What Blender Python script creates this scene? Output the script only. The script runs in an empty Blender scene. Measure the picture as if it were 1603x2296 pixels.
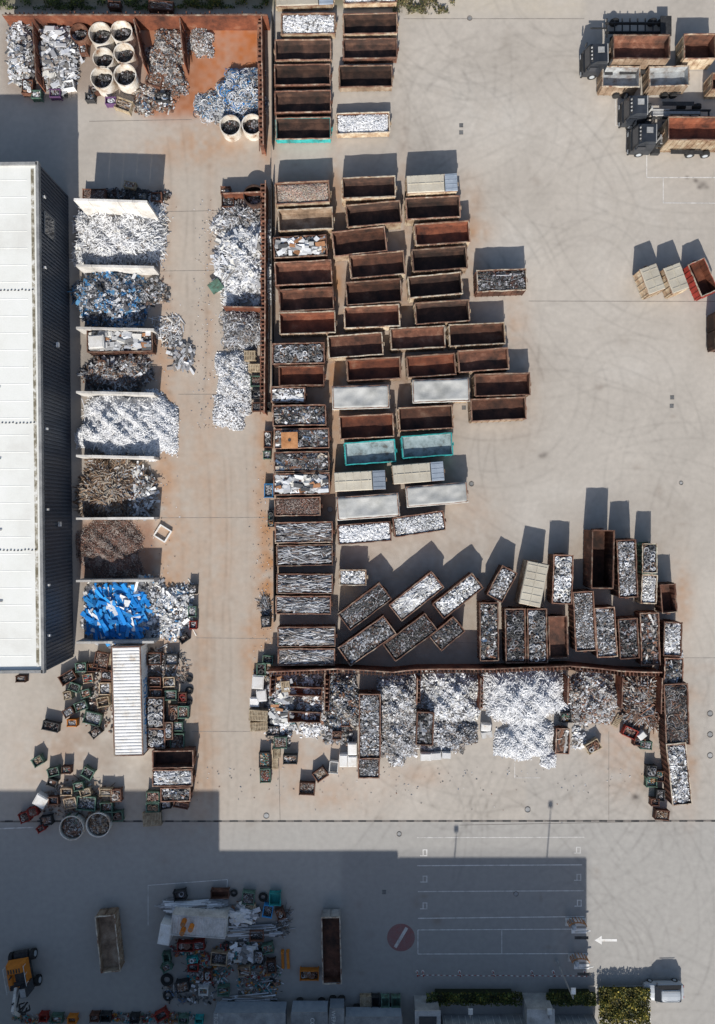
import bpy, math, random
import numpy as np
from mathutils import Vector, Matrix
random.seed(7); R=np.random.default_rng(11)
S=0.05; CX=801.5; CY=1148.; HP=1531.
SC=bpy.context.scene
def P(px,py,h=0):
    k=1-h/HP
    return ((px-CX)*k*S,(CY-py)*k*S)
def K(h): return (1-h/HP)*S

# ---------------------------------------------------------------- materials
def mat(name,cols,scale=.6,rough=.75,metal=0.,fine=.3,bump=.15,rnd=.2,pos=None,spec=.3,stretch=None,fscale=9):
    m=bpy.data.materials.new(name); m.use_nodes=True; nt=m.node_tree; N=nt.nodes; Lk=nt.links
    b=N['Principled BSDF']; b.inputs['Roughness'].default_value=rough; b.inputs['Metallic'].default_value=metal
    b.inputs['Specular IOR Level'].default_value=spec
    g=N.new('ShaderNodeNewGeometry'); src=g.outputs['Position']
    if stretch:
        mp=N.new('ShaderNodeMapping'); mp.inputs['Scale'].default_value=stretch; Lk.new(src,mp.inputs[0]); src=mp.outputs[0]
    n=N.new('ShaderNodeTexNoise'); n.inputs['Scale'].default_value=scale; n.inputs['Detail'].default_value=8; n.inputs['Roughness'].default_value=.65
    Lk.new(src,n.inputs['Vector'])
    r=N.new('ShaderNodeValToRGB'); cr=r.color_ramp
    k=len(cols)
    if pos is None: pos=[.33+.34*i/max(1,k-1) for i in range(k)]
    cr.elements[0].position=pos[0]; cr.elements[0].color=(*cols[0],1)
    if k==1: cr.elements[1].color=(*cols[0],1)
    else:
        cr.elements[1].position=pos[1]; cr.elements[1].color=(*cols[1],1)
        for i in range(2,k):
            e=cr.elements.new(pos[i]); e.color=(*cols[i],1)
    Lk.new(n.outputs['Fac'],r.inputs[0])
    f=N.new('ShaderNodeTexNoise'); f.inputs['Scale'].default_value=fscale; f.inputs['Detail'].default_value=5; Lk.new(src,f.inputs['Vector'])
    oi=N.new('ShaderNodeObjectInfo')
    a=N.new('ShaderNodeMath'); a.operation='MULTIPLY_ADD'; a.inputs[1].default_value=fine*2; a.inputs[2].default_value=1-fine; Lk.new(f.outputs['Fac'],a.inputs[0])
    c=N.new('ShaderNodeMath'); c.operation='MULTIPLY_ADD'; c.inputs[1].default_value=rnd*2; c.inputs[2].default_value=1-rnd; Lk.new(oi.outputs['Random'],c.inputs[0])
    d=N.new('ShaderNodeMath'); d.operation='MULTIPLY'; Lk.new(a.outputs[0],d.inputs[0]); Lk.new(c.outputs[0],d.inputs[1])
    v=N.new('ShaderNodeVectorMath'); v.operation='SCALE'; Lk.new(r.outputs[0],v.inputs[0]); Lk.new(d.outputs[0],v.inputs['Scale'])
    Lk.new(v.outputs[0],b.inputs['Base Color'])
    if bump:
        bp=N.new('ShaderNodeBump'); bp.inputs['Strength'].default_value=bump; bp.inputs['Distance'].default_value=.05
        Lk.new(f.outputs['Fac'],bp.inputs['Height']); Lk.new(bp.outputs[0],b.inputs['Normal'])
    return m
def attrmat(name,rough=.5,metal=0.,fine=.2,fscale=6,bump=.1,spec=.3):
    m=mat(name,[(1,1,1)],rough=rough,metal=metal,fine=fine,rnd=0,fscale=fscale,bump=bump,spec=spec)
    nt=m.node_tree; at=nt.nodes.new('ShaderNodeAttribute'); at.attribute_name='Col'
    for n in nt.nodes:
        if n.type=='VECT_MATH': nt.links.new(at.outputs['Color'],n.inputs[0])
    return m
M={}
M['rust']=mat('rust_paint',[(.035,.022,.018),(.085,.042,.029),(.15,.066,.042),(.27,.16,.11)],scale=.7,pos=[.32,.44,.57,.72],rnd=.45)
M['redrust']=mat('red_rust',[(.045,.024,.019),(.14,.05,.03),(.25,.085,.045),(.36,.2,.13)],scale=.6,rnd=.4,pos=[.32,.44,.6,.76])
M['darkrust']=mat('dark_rust',[(.022,.018,.016),(.055,.032,.025),(.12,.065,.045)],scale=.8,rnd=.4)
M['tanrust']=mat('tan_worn_steel',[(.13,.09,.06),(.27,.19,.13),(.4,.32,.24)],scale=.8)
M['rim']=mat('rusty_rim',[(.11,.05,.035),(.21,.115,.08),(.42,.35,.27)],scale=1.3,rnd=.4,pos=[.34,.5,.68])
M['rimc']=mat('worn_cream_rim',[(.18,.09,.055),(.42,.35,.27),(.60,.55,.45)],scale=1.6,pos=[.38,.5,.66],rnd=.25)
M['cream']=mat('cream_paint',[(.18,.09,.055),(.36,.26,.17),(.54,.46,.34)],scale=1.1,pos=[.32,.47,.64],rnd=.3)
M['creamclean']=mat('cream_lid',[(.40,.36,.29),(.54,.50,.41)],scale=.5,fine=.15,rnd=.12)
M['greypaint']=mat('grey_paint',[(.20,.20,.20),(.38,.38,.37)],scale=.8)
M['greyin']=mat('grey_worn_floor',[(.16,.12,.1),(.32,.33,.33),(.45,.47,.48)],scale=.9)
M['turq']=mat('turquoise_paint',[(.05,.14,.13),(.03,.33,.32),(.06,.45,.43)],scale=1.2)
M['turqin']=mat('worn_turquoise_floor',[(.12,.12,.11),(.30,.38,.39),(.42,.51,.53)],scale=1.2)
M['tarp']=mat('grey_tarpaulin',[(.33,.33,.31),(.43,.43,.41),(.50,.50,.48)],scale=.5,fine=.12,rough=.6,rnd=.1)
M['bluegrey']=mat('blue_grey_paint',[(.20,.24,.29),(.28,.32,.37)],scale=1,fine=.1)
M['green']=mat('green_paint',[(.08,.07,.05),(.08,.15,.11),(.14,.24,.19)],scale=2.)
M['red']=mat('red_paint',[(.16,.03,.02),(.36,.04,.03)],scale=1.5)
M['orange']=mat('orange_paint',[(.48,.15,.02),(.62,.22,.03)],scale=1.5,fine=.2)
M['tanplate']=mat('rusty_orange_plate',[(.3,.13,.05),(.48,.24,.11)],scale=1.5,fine=.2)
M['blue']=mat('blue_paint',[(.03,.18,.4),(.05,.3,.6)],scale=1.5)
M['purple']=mat('purple_paint',[(.12,.06,.14)],scale=1.5)
M['wood']=mat('weathered_wood',[(.2,.14,.09),(.38,.3,.2),(.5,.42,.3)],scale=2.5,fine=.4)
M['white']=mat('white_paint',[(.5,.42,.34),(.66,.64,.6),(.76,.75,.73)],scale=.9,fine=.15,pos=[.3,.42,.6])
M['tank']=mat('tank_white',[(.26,.14,.08),(.56,.49,.4),(.72,.69,.63)],scale=1.1,pos=[.32,.44,.6],rnd=.12)
M['dark']=mat('dark_steel',[(.02,.02,.022),(.06,.06,.06)],scale=2.)
M['black']=mat('black_lacquer',[(.02,.024,.03),(.04,.045,.055)],scale=1.,rough=.3,spec=.5,fine=.1)
M['rubber']=mat('rubber',[(.02,.02,.02),(.035,.035,.035)],scale=3,rough=.9)
M['glass']=mat('dark_glass',[(.03,.035,.045)],rough=.08,spec=.8,fine=.05,bump=0)
M['silver']=mat('silver_lacquer',[(.40,.43,.46)],rough=.4,fine=.03,bump=0,spec=.5,rnd=.03)
M['conc']=mat('pale_concrete',[(.38,.36,.33),(.55,.53,.5),(.68,.66,.63)],scale=.7)
M['roof']=mat('white_roof_membrane',[(.68,.67,.62),(.76,.76,.71),(.80,.80,.76)],scale=.2,fine=.06,bump=.03,rough=.6,rnd=.02)
M['moss']=mat('gutter_dirt',[(.18,.16,.11),(.38,.35,.28),(.72,.71,.66)],scale=1.4,pos=[.42,.52,.62])
M['facade']=mat('dark_blue_cladding',[(.055,.065,.085),(.075,.088,.11)],scale=.3,fine=.08,rough=.45,bump=0)
M['asph']=mat('joint_filler',[(.12,.11,.10),(.27,.24,.21)],scale=2)
M['line']=mat('worn_white_line',[(.40,.38,.35),(.62,.6,.57),(.74,.73,.7)],scale=1.6)
M['redline']=mat('faded_red_marking',[(.26,.17,.165),(.30,.125,.12)],scale=1.5)
M['bits']=attrmat('scrap_pieces',rough=.55,metal=.0,fine=.15,bump=.2)
M['leaf']=attrmat('leaves',rough=.7,fine=.3)
M['grnd']=attrmat('concrete_yard',rough=.9,fine=.13,fscale=1.6,bump=.08,spec=.15)

# ---------------------------------------------------------------- mesh builder
class MB:
    def __init__(s): s.v=[];s.f=[];s.m=[]
    def add(s,vs,fs,mi=0):
        o=len(s.v); s.v+= [tuple(v) for v in vs]; s.f+=[tuple(i+o for i in f) for f in fs]; s.m+=[mi]*len(fs)
    def frust(s,cx,cy,z0,z1,b,t,mi=0,ox=0,oy=0,rz=0,ry=0):
        vs=[]
        for (z,(w,d),dx,dy) in ((z0,b,0,0),(z1,t,ox,oy)):
            for sx,sy in ((-1,-1),(1,-1),(1,1),(-1,1)): vs.append(Vector((sx*w/2+dx,sy*d/2+dy,z)))
        if ry or rz:
            zc=(z0+z1)/2; Mx=Matrix.Rotation(rz,3,'Z')@Matrix.Rotation(ry,3,'Y')
            vs=[Mx@(v-Vector((0,0,zc)))+Vector((0,0,zc)) for v in vs]
        vs=[(v.x+cx,v.y+cy,v.z) for v in vs]
        s.add(vs,[(3,2,1,0),(4,5,6,7),(0,1,5,4),(1,2,6,5),(2,3,7,6),(3,0,4,7)],mi)
    def box(s,cx,cy,cz,sx,sy,sz,mi=0,rz=0,ry=0):
        s.frust(cx,cy,cz-sz/2,cz+sz/2,(sx,sy),(sx,sy),mi,rz=rz,ry=ry)
    def bar(s,p,q,w,h,mi=0,n=6,jit=.0):
        p=Vector(p);q=Vector(q);d=(q-p);d2=d.normalized();
        side=Vector((-d2.y,d2.x,0)); 
        if side.length<.1: side=Vector((1,0,0))
        side.normalize(); up=d2.cross(side)*-1
        o=len(s.v); 
        for i in range(n+1):
            c=p+d*(i/n)+side*random.uniform(-jit,jit)+Vector((0,0,random.uniform(-jit,jit)))
            for a,b in ((-1,-1),(1,-1),(1,1),(-1,1)): s.v.append(tuple(c+side*a*w/2+up*b*h/2))
        for i in range(n):
            a=o+i*4
            for j in range(4): s.f.append((a+j,a+(j+1)%4,a+4+(j+1)%4,a+4+j)); s.m.append(mi)
        s.f.append((o+3,o+2,o+1,o)); s.m.append(mi); e=o+n*4; s.f.append((e,e+1,e+2,e+3)); s.m.append(mi)
    def cyl(s,c,r,h,mi=0,n=16,axis='z',r2=None,cap=True):
        r2=r if r2 is None else r2; vs=[]
        for z,rr in ((-h/2,r),(h/2,r2)):
            for i in range(n):
                a=2*math.pi*i/n; x,y=math.cos(a)*rr,math.sin(a)*rr
                v={'z':(x,y,z),'x':(z,x,y),'y':(x,z,y)}[axis]; vs.append((v[0]+c[0],v[1]+c[1],v[2]+c[2]))
        fs=[(i,(i+1)%n,n+(i+1)%n,n+i) for i in range(n)]
        if cap: fs+=[tuple(range(n-1,-1,-1)),tuple(range(n,2*n))]
        s.add(vs,fs,mi)
    def tube(s,c,r,h,t,mi=0,n=24,lip=None):
        vs=[];
        for rr,z in ((r,0),(r,h),(r-t,h),(r-t,.05)):
            for i in range(n):
                a=2*math.pi*i/n; vs.append((c[0]+math.cos(a)*rr,c[1]+math.sin(a)*rr,c[2]+z))
        fs=[]
        for k in range(3):
            for i in range(n): fs.append((k*n+i,k*n+(i+1)%n,(k+1)*n+(i+1)%n,(k+1)*n+i))
        s.add(vs,fs,mi)
    def obj(s,name,mats,parent=None,loc=(0,0,0),rz=0,smooth=False,**pr):
        me=bpy.data.meshes.new(name); me.from_pydata(s.v,[],s.f)
        for m in mats: me.materials.append(M[m] if isinstance(m,str) else m)
        me.polygons.foreach_set('material_index',s.m)
        if smooth: me.polygons.foreach_set('use_smooth',[True]*len(s.f))
        me.update(); o=bpy.data.objects.new(name,me); SC.collection.objects.link(o)
        o.location=loc; o.rotation_euler=(0,0,rz)
        if parent: o.parent=parent
        for k,v in pr.items(): o[k]=v
        return o
def empty(name,loc,rz=0,**pr):
    o=bpy.data.objects.new(name,None); SC.collection.objects.link(o); o.empty_display_size=.3
    o.location=loc; o.rotation_euler=(0,0,rz)
    for k,v in pr.items(): o[k]=v
    return o

# ---------------------------------------------------------------- scattered pieces (numpy)
CUBE=(np.array([[-1,-1,-1],[1,-1,-1],[1,1,-1],[-1,1,-1],[-1,-1,1],[1,-1,1],[1,1,1],[-1,1,1]],float)*.5,
      np.array([[3,2,1,0],[4,5,6,7],[0,1,5,4],[1,2,6,5],[2,3,7,6],[3,0,4,7]]))
def _curl(n=5,a=2.2):
    v=[];f=[]
    for i in range(n+1):
        t=i/n*a-a/2
        for y in (-.5,.5): v.append((math.sin(t)*.5,y,math.cos(t)*.5-.3))
    for i in range(n): f.append((2*i,2*i+2,2*i+3,2*i+1))
    return np.array(v),np.array(f)
CURL=_curl()
def _wire(n=9,a=4.6):
    v=[];f=[]
    for i in range(n+1):
        t=i/n*a-a/2
        for r in (.5,.5-.07): v.append((math.sin(t)*r,math.cos(t)*r,.5*math.sin(t*1.3)))
    for i in range(n): f.append((2*i,2*i+2,2*i+3,2*i+1))
    return np.array(v),np.array(f)
def _ring(n=12):
    v=[];f=[]
    for i in range(n):
        a=2*math.pi*i/n
        for r,z in ((.5,-.5),(.5,.5),(.33,.5),(.33,-.5)): v.append((math.cos(a)*r,math.sin(a)*r,z))
    for i in range(n):
        for j in range(4): f.append((i*4+j,((i+1)%n)*4+j,((i+1)%n)*4+(j+1)%4,i*4+(j+1)%4))
    return np.array(v),np.array(f)
LEAF=(np.array([[-.5,-.3,0],[.5,-.3,.1],[.5,.3,0],[-.5,.3,-.1]]),np.array([[0,1,2,3]]))
# folded sheet: three facets with sharp creases
FOLD=(np.array([[-.5,-.5,-.1],[-.5,.5,-.1],[-.15,-.5,.25],[-.15,.5,.25],[.2,-.5,.05],[.2,.5,.05],[.5,-.5,.3],[.5,.5,.3]]),np.array([[0,2,3,1],[2,4,5,3],[4,6,7,5]]))
TPL={'box':CUBE,'curl':CURL,'ring':_ring(),'leaf':LEAF,'wire':_wire(),'fold':FOLD}
class Cloud:
    def __init__(s): s.V=[];s.F=[];s.C=[];s.n=0
    def raw(s,v,f,c):
        s.V.append(v); s.F.append(f+s.n); s.C.append(c); s.n+=len(v)
    def inst(s,tpl,pos,size,eul,col,jit=.3):
        tv,tf=TPL[tpl]; n=len(pos)
        if n==0: return
        cx,cy,cz=np.cos(eul).T; sx,sy,sz=np.sin(eul).T
        Rm=np.empty((n,3,3))
        Rm[:,0,0]=cy*cz;Rm[:,0,1]=sx*sy*cz-cx*sz;Rm[:,0,2]=cx*sy*cz+sx*sz
        Rm[:,1,0]=cy*sz;Rm[:,1,1]=sx*sy*sz+cx*cz;Rm[:,1,2]=cx*sy*sz-sx*cz
        Rm[:,2,0]=-sy;Rm[:,2,1]=sx*cy;Rm[:,2,2]=cx*cy
        v=tv[None]*size[:,None,:]
        if tpl=='box':
            j=np.stack([np.minimum(size[:,1],.12),np.minimum(size[:,1]*.6,.06),size[:,2]*.6],1)[:,None,:]; v=v+R.uniform(-jit,jit,v.shape)*j
        v=np.einsum('nij,nkj->nki',Rm,v)+pos[:,None,:]
        f=(tf[None]+(np.arange(n)*len(tv))[:,None,None]).reshape(-1,4)
        s.raw(v.reshape(-1,3),f,np.repeat(col,len(tv),0))
    def obj(s,name,m,loc=(0,0,0),rz=0,**pr):
        V=np.concatenate(s.V);F=np.concatenate(s.F);C=np.concatenate(s.C)
        me=bpy.data.meshes.new(name); me.vertices.add(len(V)); me.vertices.foreach_set('co',V.ravel())
        me.loops.add(F.size); me.loops.foreach_set('vertex_index',F.ravel().astype(np.int32))
        me.polygons.add(len(F)); me.polygons.foreach_set('loop_start',(np.arange(len(F))*4).astype(np.int32))
        me.polygons.foreach_set('use_smooth',[False]*len(F))
        me.update(calc_edges=True)
        a=me.attributes.new('Col','FLOAT_COLOR','POINT'); a.data.foreach_set('color',np.hstack([C,np.ones((len(C),1))]).ravel())
        me.materials.append(M[m]); me.validate()
        me.polygons.foreach_set('use_smooth',[name=='ground']*len(me.polygons))
        o=bpy.data.objects.new(name,me); SC.collection.objects.link(o); o.location=loc; o.rotation_euler=(0,0,rz)
        for k,v in pr.items(): o[k]=v
        return o
PAL={'bright':[(.86,.87,.88),(.84,.84,.84),(.78,.79,.8),(.66,.67,.7),(.87,.87,.87)],
 'white':[(.82,.83,.84),(.74,.75,.77),(.58,.59,.61),(.42,.42,.43),(.84,.84,.83),(.22,.21,.2),(.78,.76,.7)],
 'appliance':[(.8,.81,.82),(.7,.71,.72),(.55,.56,.57),(.36,.36,.36),(.78,.76,.7),(.4,.2,.1),(.6,.6,.6),(.12,.12,.12)],
 'silver':[(.60,.61,.63),(.46,.47,.49),(.32,.32,.33),(.70,.71,.73),(.12,.115,.11),(.36,.31,.27),(.24,.23,.22)],
 'grey':[(.32,.32,.33),(.19,.19,.19),(.48,.48,.5),(.09,.085,.08),(.06,.06,.06),(.2,.13,.1)],
 'mixed':[(.6,.61,.62),(.26,.26,.26),(.11,.11,.11),(.05,.05,.05),(.72,.72,.72),(.2,.1,.06),(.38,.33,.27),(.09,.14,.22),(.15,.15,.15)],
 'dark':[(.03,.03,.03),(.05,.05,.05),(.08,.077,.073),(.13,.13,.13),(.32,.32,.34),(.09,.05,.04)],
 'mid':[(.08,.08,.08),(.14,.14,.14),(.21,.21,.215),(.36,.37,.39),(.52,.53,.55),(.14,.095,.07)],
 'colour':[(.3,.04,.03),(.1,.2,.14),(.45,.2,.04),(.08,.08,.08),(.2,.2,.2),(.4,.36,.3),(.03,.25,.28),(.2,.11,.07),(.5,.5,.5)],
 'bluemix':[(.06,.22,.45),(.68,.69,.71),(.1,.1,.11),(.06,.06,.06),(.33,.36,.40),(.5,.51,.53),(.16,.16,.17),(.27,.27,.28),(.12,.3,.5)],
 'blue':[(.01,.20,.60),(.015,.25,.70),(.01,.17,.5),(.02,.28,.72),(.05,.32,.72),(.80,.81,.82)],
 'wood':[(.28,.18,.11),(.19,.12,.075),(.34,.25,.17),(.12,.08,.055),(.42,.36,.29),(.16,.10,.07),(.26,.23,.20),(.38,.36,.34)],
 'chips':[(.22,.12,.09),(.14,.085,.07),(.27,.15,.11),(.34,.29,.26),(.11,.08,.065),(.42,.36,.32)],
 'gravel':[(.5,.42,.32),(.42,.27,.22),(.55,.5,.44),(.36,.32,.28),(.56,.38,.3)],
 'brown':[(.18,.11,.08),(.28,.2,.15),(.4,.37,.34),(.52,.51,.49),(.1,.075,.065),(.24,.12,.075)],
 'beam':[(.34,.34,.35),(.22,.22,.23),(.5,.51,.53),(.13,.12,.115),(.62,.63,.64),(.2,.15,.12)]}
STY={'plates':[('box',.4,(3.5,10),(2,5.5),(.4,1)),('box',.26,(8,20),(.9,2),(.6,1)),('fold',.34,(4,10),(2,6),(1.5,3))],
 'strips':[('box',.72,(10,30),(.7,1.7),(.4,1)),('curl',.1,(6,14),(1,2.2),(2,5)),('fold',.18,(4,9),(1.5,4),(1,2))],
 'shred':[('box',.5,(1.8,4.4),(1,2.4),(.4,1)),('fold',.5,(2.2,4.6),(1.2,3),(.8,1.8))],
 'fine':[('box',1,(1,2.2),(.8,1.7),(.5,1))],
 'chunks':[('box',.55,(2.2,7),(1.8,4.5),(.8,2.4)),('ring',.12,(3.5,7),(3.5,7),(1.5,3)),('fold',.33,(3.5,7),(1.5,4),(1.5,3))],
 'rings':[('ring',.8,(7,12),(7,12),(2.5,5)),('box',.2,(3,6),(1.5,4),(1,2.5))],
 'beams':[('box',.88,(22,54),(.8,1.8),(.8,1.5)),('box',.12,(6,14),(1.5,3),(1,2))],
 'rack':[('box',1,(50,110),(1.2,3),(1,2))],
 'sheets':[('box',.6,(9,22),(5,11),(.4,3)),('fold',.4,(10,22),(6,12),(2,4))],
 'bigpan':[('box',.6,(16,36),(3,8),(.4,1)),('fold',.4,(8,18),(4,8),(1.2,3))],
 'longpan':[('box',.65,(26,56),(5,9),(.4,.9)),('fold',.35,(20,36),(7,12),(2,5))],
 'planks':[('box',.85,(14,36),(1.1,2.4),(.7,1.2)),('box',.15,(5,12),(1.5,3.5),(.8,1.6))],
 'cables':[('wire',.6,(8,19),(8,19),(1,3)),('curl',.2,(10,20),(.6,1),(3,7)),('box',.2,(8,22),(.7,1.3),(.7,1.3))]}
DEN={'plates':.10,'strips':.09,'shred':.38,'fine':.95,'chunks':.13,'rings':.035,'beams':.06,'bigpan':.018,'cables':.085,'longpan':.0105,'planks':.075,'rack':.012,'sheets':.010}
def heap(px,py,w,d,hz,parts,name='scrap_heap',label='',cat='scrap heap',rot=0,z0=0,shape='ell',base=None,dome=None,loc=None,dens=1.,irr=1.):
    if shape=='ell': hz=hz*.82
    hm=hz*S
    if base is None:
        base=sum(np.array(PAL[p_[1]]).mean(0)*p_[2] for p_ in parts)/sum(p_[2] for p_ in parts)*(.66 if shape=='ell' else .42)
    if loc is None:
        kk=K(z0+hz*.6); x,y=P(px,py,z0+hz*.6); wm,dm=w*kk,d*kk
    else: x,y=loc; wm,dm=w,d
    cl=Cloud(); ph=R.uniform(0,6.28,6); am=np.array([.07,.07,.06,.06,.05,.05])*(irr if shape=='ell' else 0)
    def rad(a): return 1+sum(am[i]*np.sin((i+2)*a+ph[i]) for i in range(6))
    q=R.uniform(0,6.28,8); fr=2*math.pi/3.1
    def surf(u,v):
        if shape=='ell': r=(np.abs(u)**3+np.abs(v)**3+1e-9)**(1/3)/rad(np.arctan2(v,u))
        else: r=np.maximum(np.abs(u),np.abs(v))
        prof=np.clip(1-r**2.6,0,1)**.75
        X=u*wm/2;Y=v*dm/2
        nz=(np.sin(X*fr+q[0])*np.sin(Y*fr*.8+q[1])+.6*np.sin(X*fr*2.3+q[2]+Y)*np.sin(Y*fr*1.9+q[3]-X*.7))
        if shape=='ell': return hm*prof*(1+.26*nz), r
        return hm*(1-.55*np.clip(r,0,1)**3)+.07*nz*min(1,hm), r
    G=20; uu,vv=np.meshgrid(np.linspace(-1.12,1.12,G),np.linspace(-1.12,1.12,G))
    if shape!='ell': uu=uu/1.12; vv=vv/1.12
    zz,_=surf(uu,vv); zz=zz-.08
    gv=np.stack([uu.ravel()*wm/2,vv.ravel()*dm/2,zz.ravel()],1)
    idx=np.arange(G*G).reshape(G,G); gf=np.stack([idx[:-1,:-1],idx[:-1,1:],idx[1:,1:],idx[1:,:-1]],-1).reshape(-1,4)
    if shape=='ell':
        keep=(zz.ravel()[gf].min(1)>-.07); 
        if keep.sum()>0: gf=gf[keep]
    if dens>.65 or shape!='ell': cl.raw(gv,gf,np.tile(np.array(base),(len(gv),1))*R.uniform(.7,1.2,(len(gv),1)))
    area=wm*dm/(S*S)
    for pt in parts:
        sty,pal,sh=pt[:3]; pc=np.array(PAL[pal]); tot=int(area*DEN[sty]*sh*dens)
        for (tp,wt,lx,ly,lz) in STY[sty]:
            n=max(1,int(tot*wt))
            u=R.uniform(-1.1,1.1,n); v=R.uniform(-1.1,1.1,n)
            if shape=='ell':
                rr=(np.abs(u)**3+np.abs(v)**3)**(1/3)/rad(np.arctan2(v,u)); lim=1+np.abs(R.normal(0,.06*irr,n))
                if sty in('longpan','sheets','rack'): lim=lim*0+.82
                s_=np.where(rr>lim,R.uniform(.2,.98,n)*np.minimum(lim,1)/np.maximum(rr,.01),1); u=u*s_; v=v*s_
                if sty=='rack': u=u*.35
            else: u=R.uniform(-.96,.96,n); v=R.uniform(-.94,.94,n)
            z,_=surf(u,v); sz=np.stack([R.uniform(*lx,n),R.uniform(*ly,n),R.uniform(*lz,n)],1)*S
            if tp in('ring','wire'): sz[:,1]=sz[:,0]
            mn=min(wm,dm)
            if shape!='ell': sz[:,0]=np.minimum(sz[:,0],max(wm,dm)*.8)
            z=z+R.uniform(-.05,.10,n)+sz[:,2]*.3
            if sty in('longpan','sheets'): z+=R.uniform(.05,.3,n)
            tl=.22 if sz[:,0].mean()<.6 else .06
            eu=np.stack([R.normal(0,.24,n),R.normal(0,tl,n),R.uniform(0,6.28,n)],1)
            if sty=='longpan': eu[:,2]=math.radians(-62)+R.normal(0,.5,n); eu[:,0]*=.9
            if sty=='rack': eu[:,2]=R.normal(.03,.05,n); eu[:,1]*=.3
            if sty=='sheets': eu[:,2]=R.normal(0,.5,n); eu[:,0]*=.7
            if shape!='ell':
                long=sz[:,0]>mn*.45; base_a=0 if wm>=dm else math.pi/2
                eu[:,2]=np.where(long,base_a+R.normal(0,.24,n),eu[:,2])
                hx=np.abs(np.cos(eu[:,2]))*sz[:,0]/2+np.abs(np.sin(eu[:,2]))*sz[:,1]/2; hy=np.abs(np.sin(eu[:,2]))*sz[:,0]/2+np.abs(np.cos(eu[:,2]))*sz[:,1]/2
                X=np.clip(u*wm/2,-np.maximum(wm/2-hx,0),np.maximum(wm/2-hx,0)); Y=np.clip(v*dm/2,-np.maximum(dm/2-hy,0),np.maximum(dm/2-hy,0))
            else: X=u*wm/2;Y=v*dm/2
            ci=R.integers(0,len(pc),n)
            cell=(np.floor(X/.8+q[4]+.4*np.sin(Y))*7+np.floor(Y/.7+q[5]+.4*np.sin(X*1.3))*13).astype(int); cid=np.abs(cell*2654435761)%97%len(pc)
            ci=np.where(R.uniform(0,1,n)<.35,cid,ci)
            low=1+.2*np.sin(X*1.7+q[6])*np.sin(Y*1.9+q[7])
            c=pc[ci]*R.uniform(.75,1.1,(n,1))*(low[:,None] if pal!='bright' else 1)
            cl.inst(tp,np.stack([X,Y,z],1),sz,eu,np.clip(c,0,.88))
    return cl.obj(name,'bits',(x,y,z0*S+.005),math.radians(rot),kind='stuff',label=label or 'tangled heap of loose scrap metal on concrete',category=cat)

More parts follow.
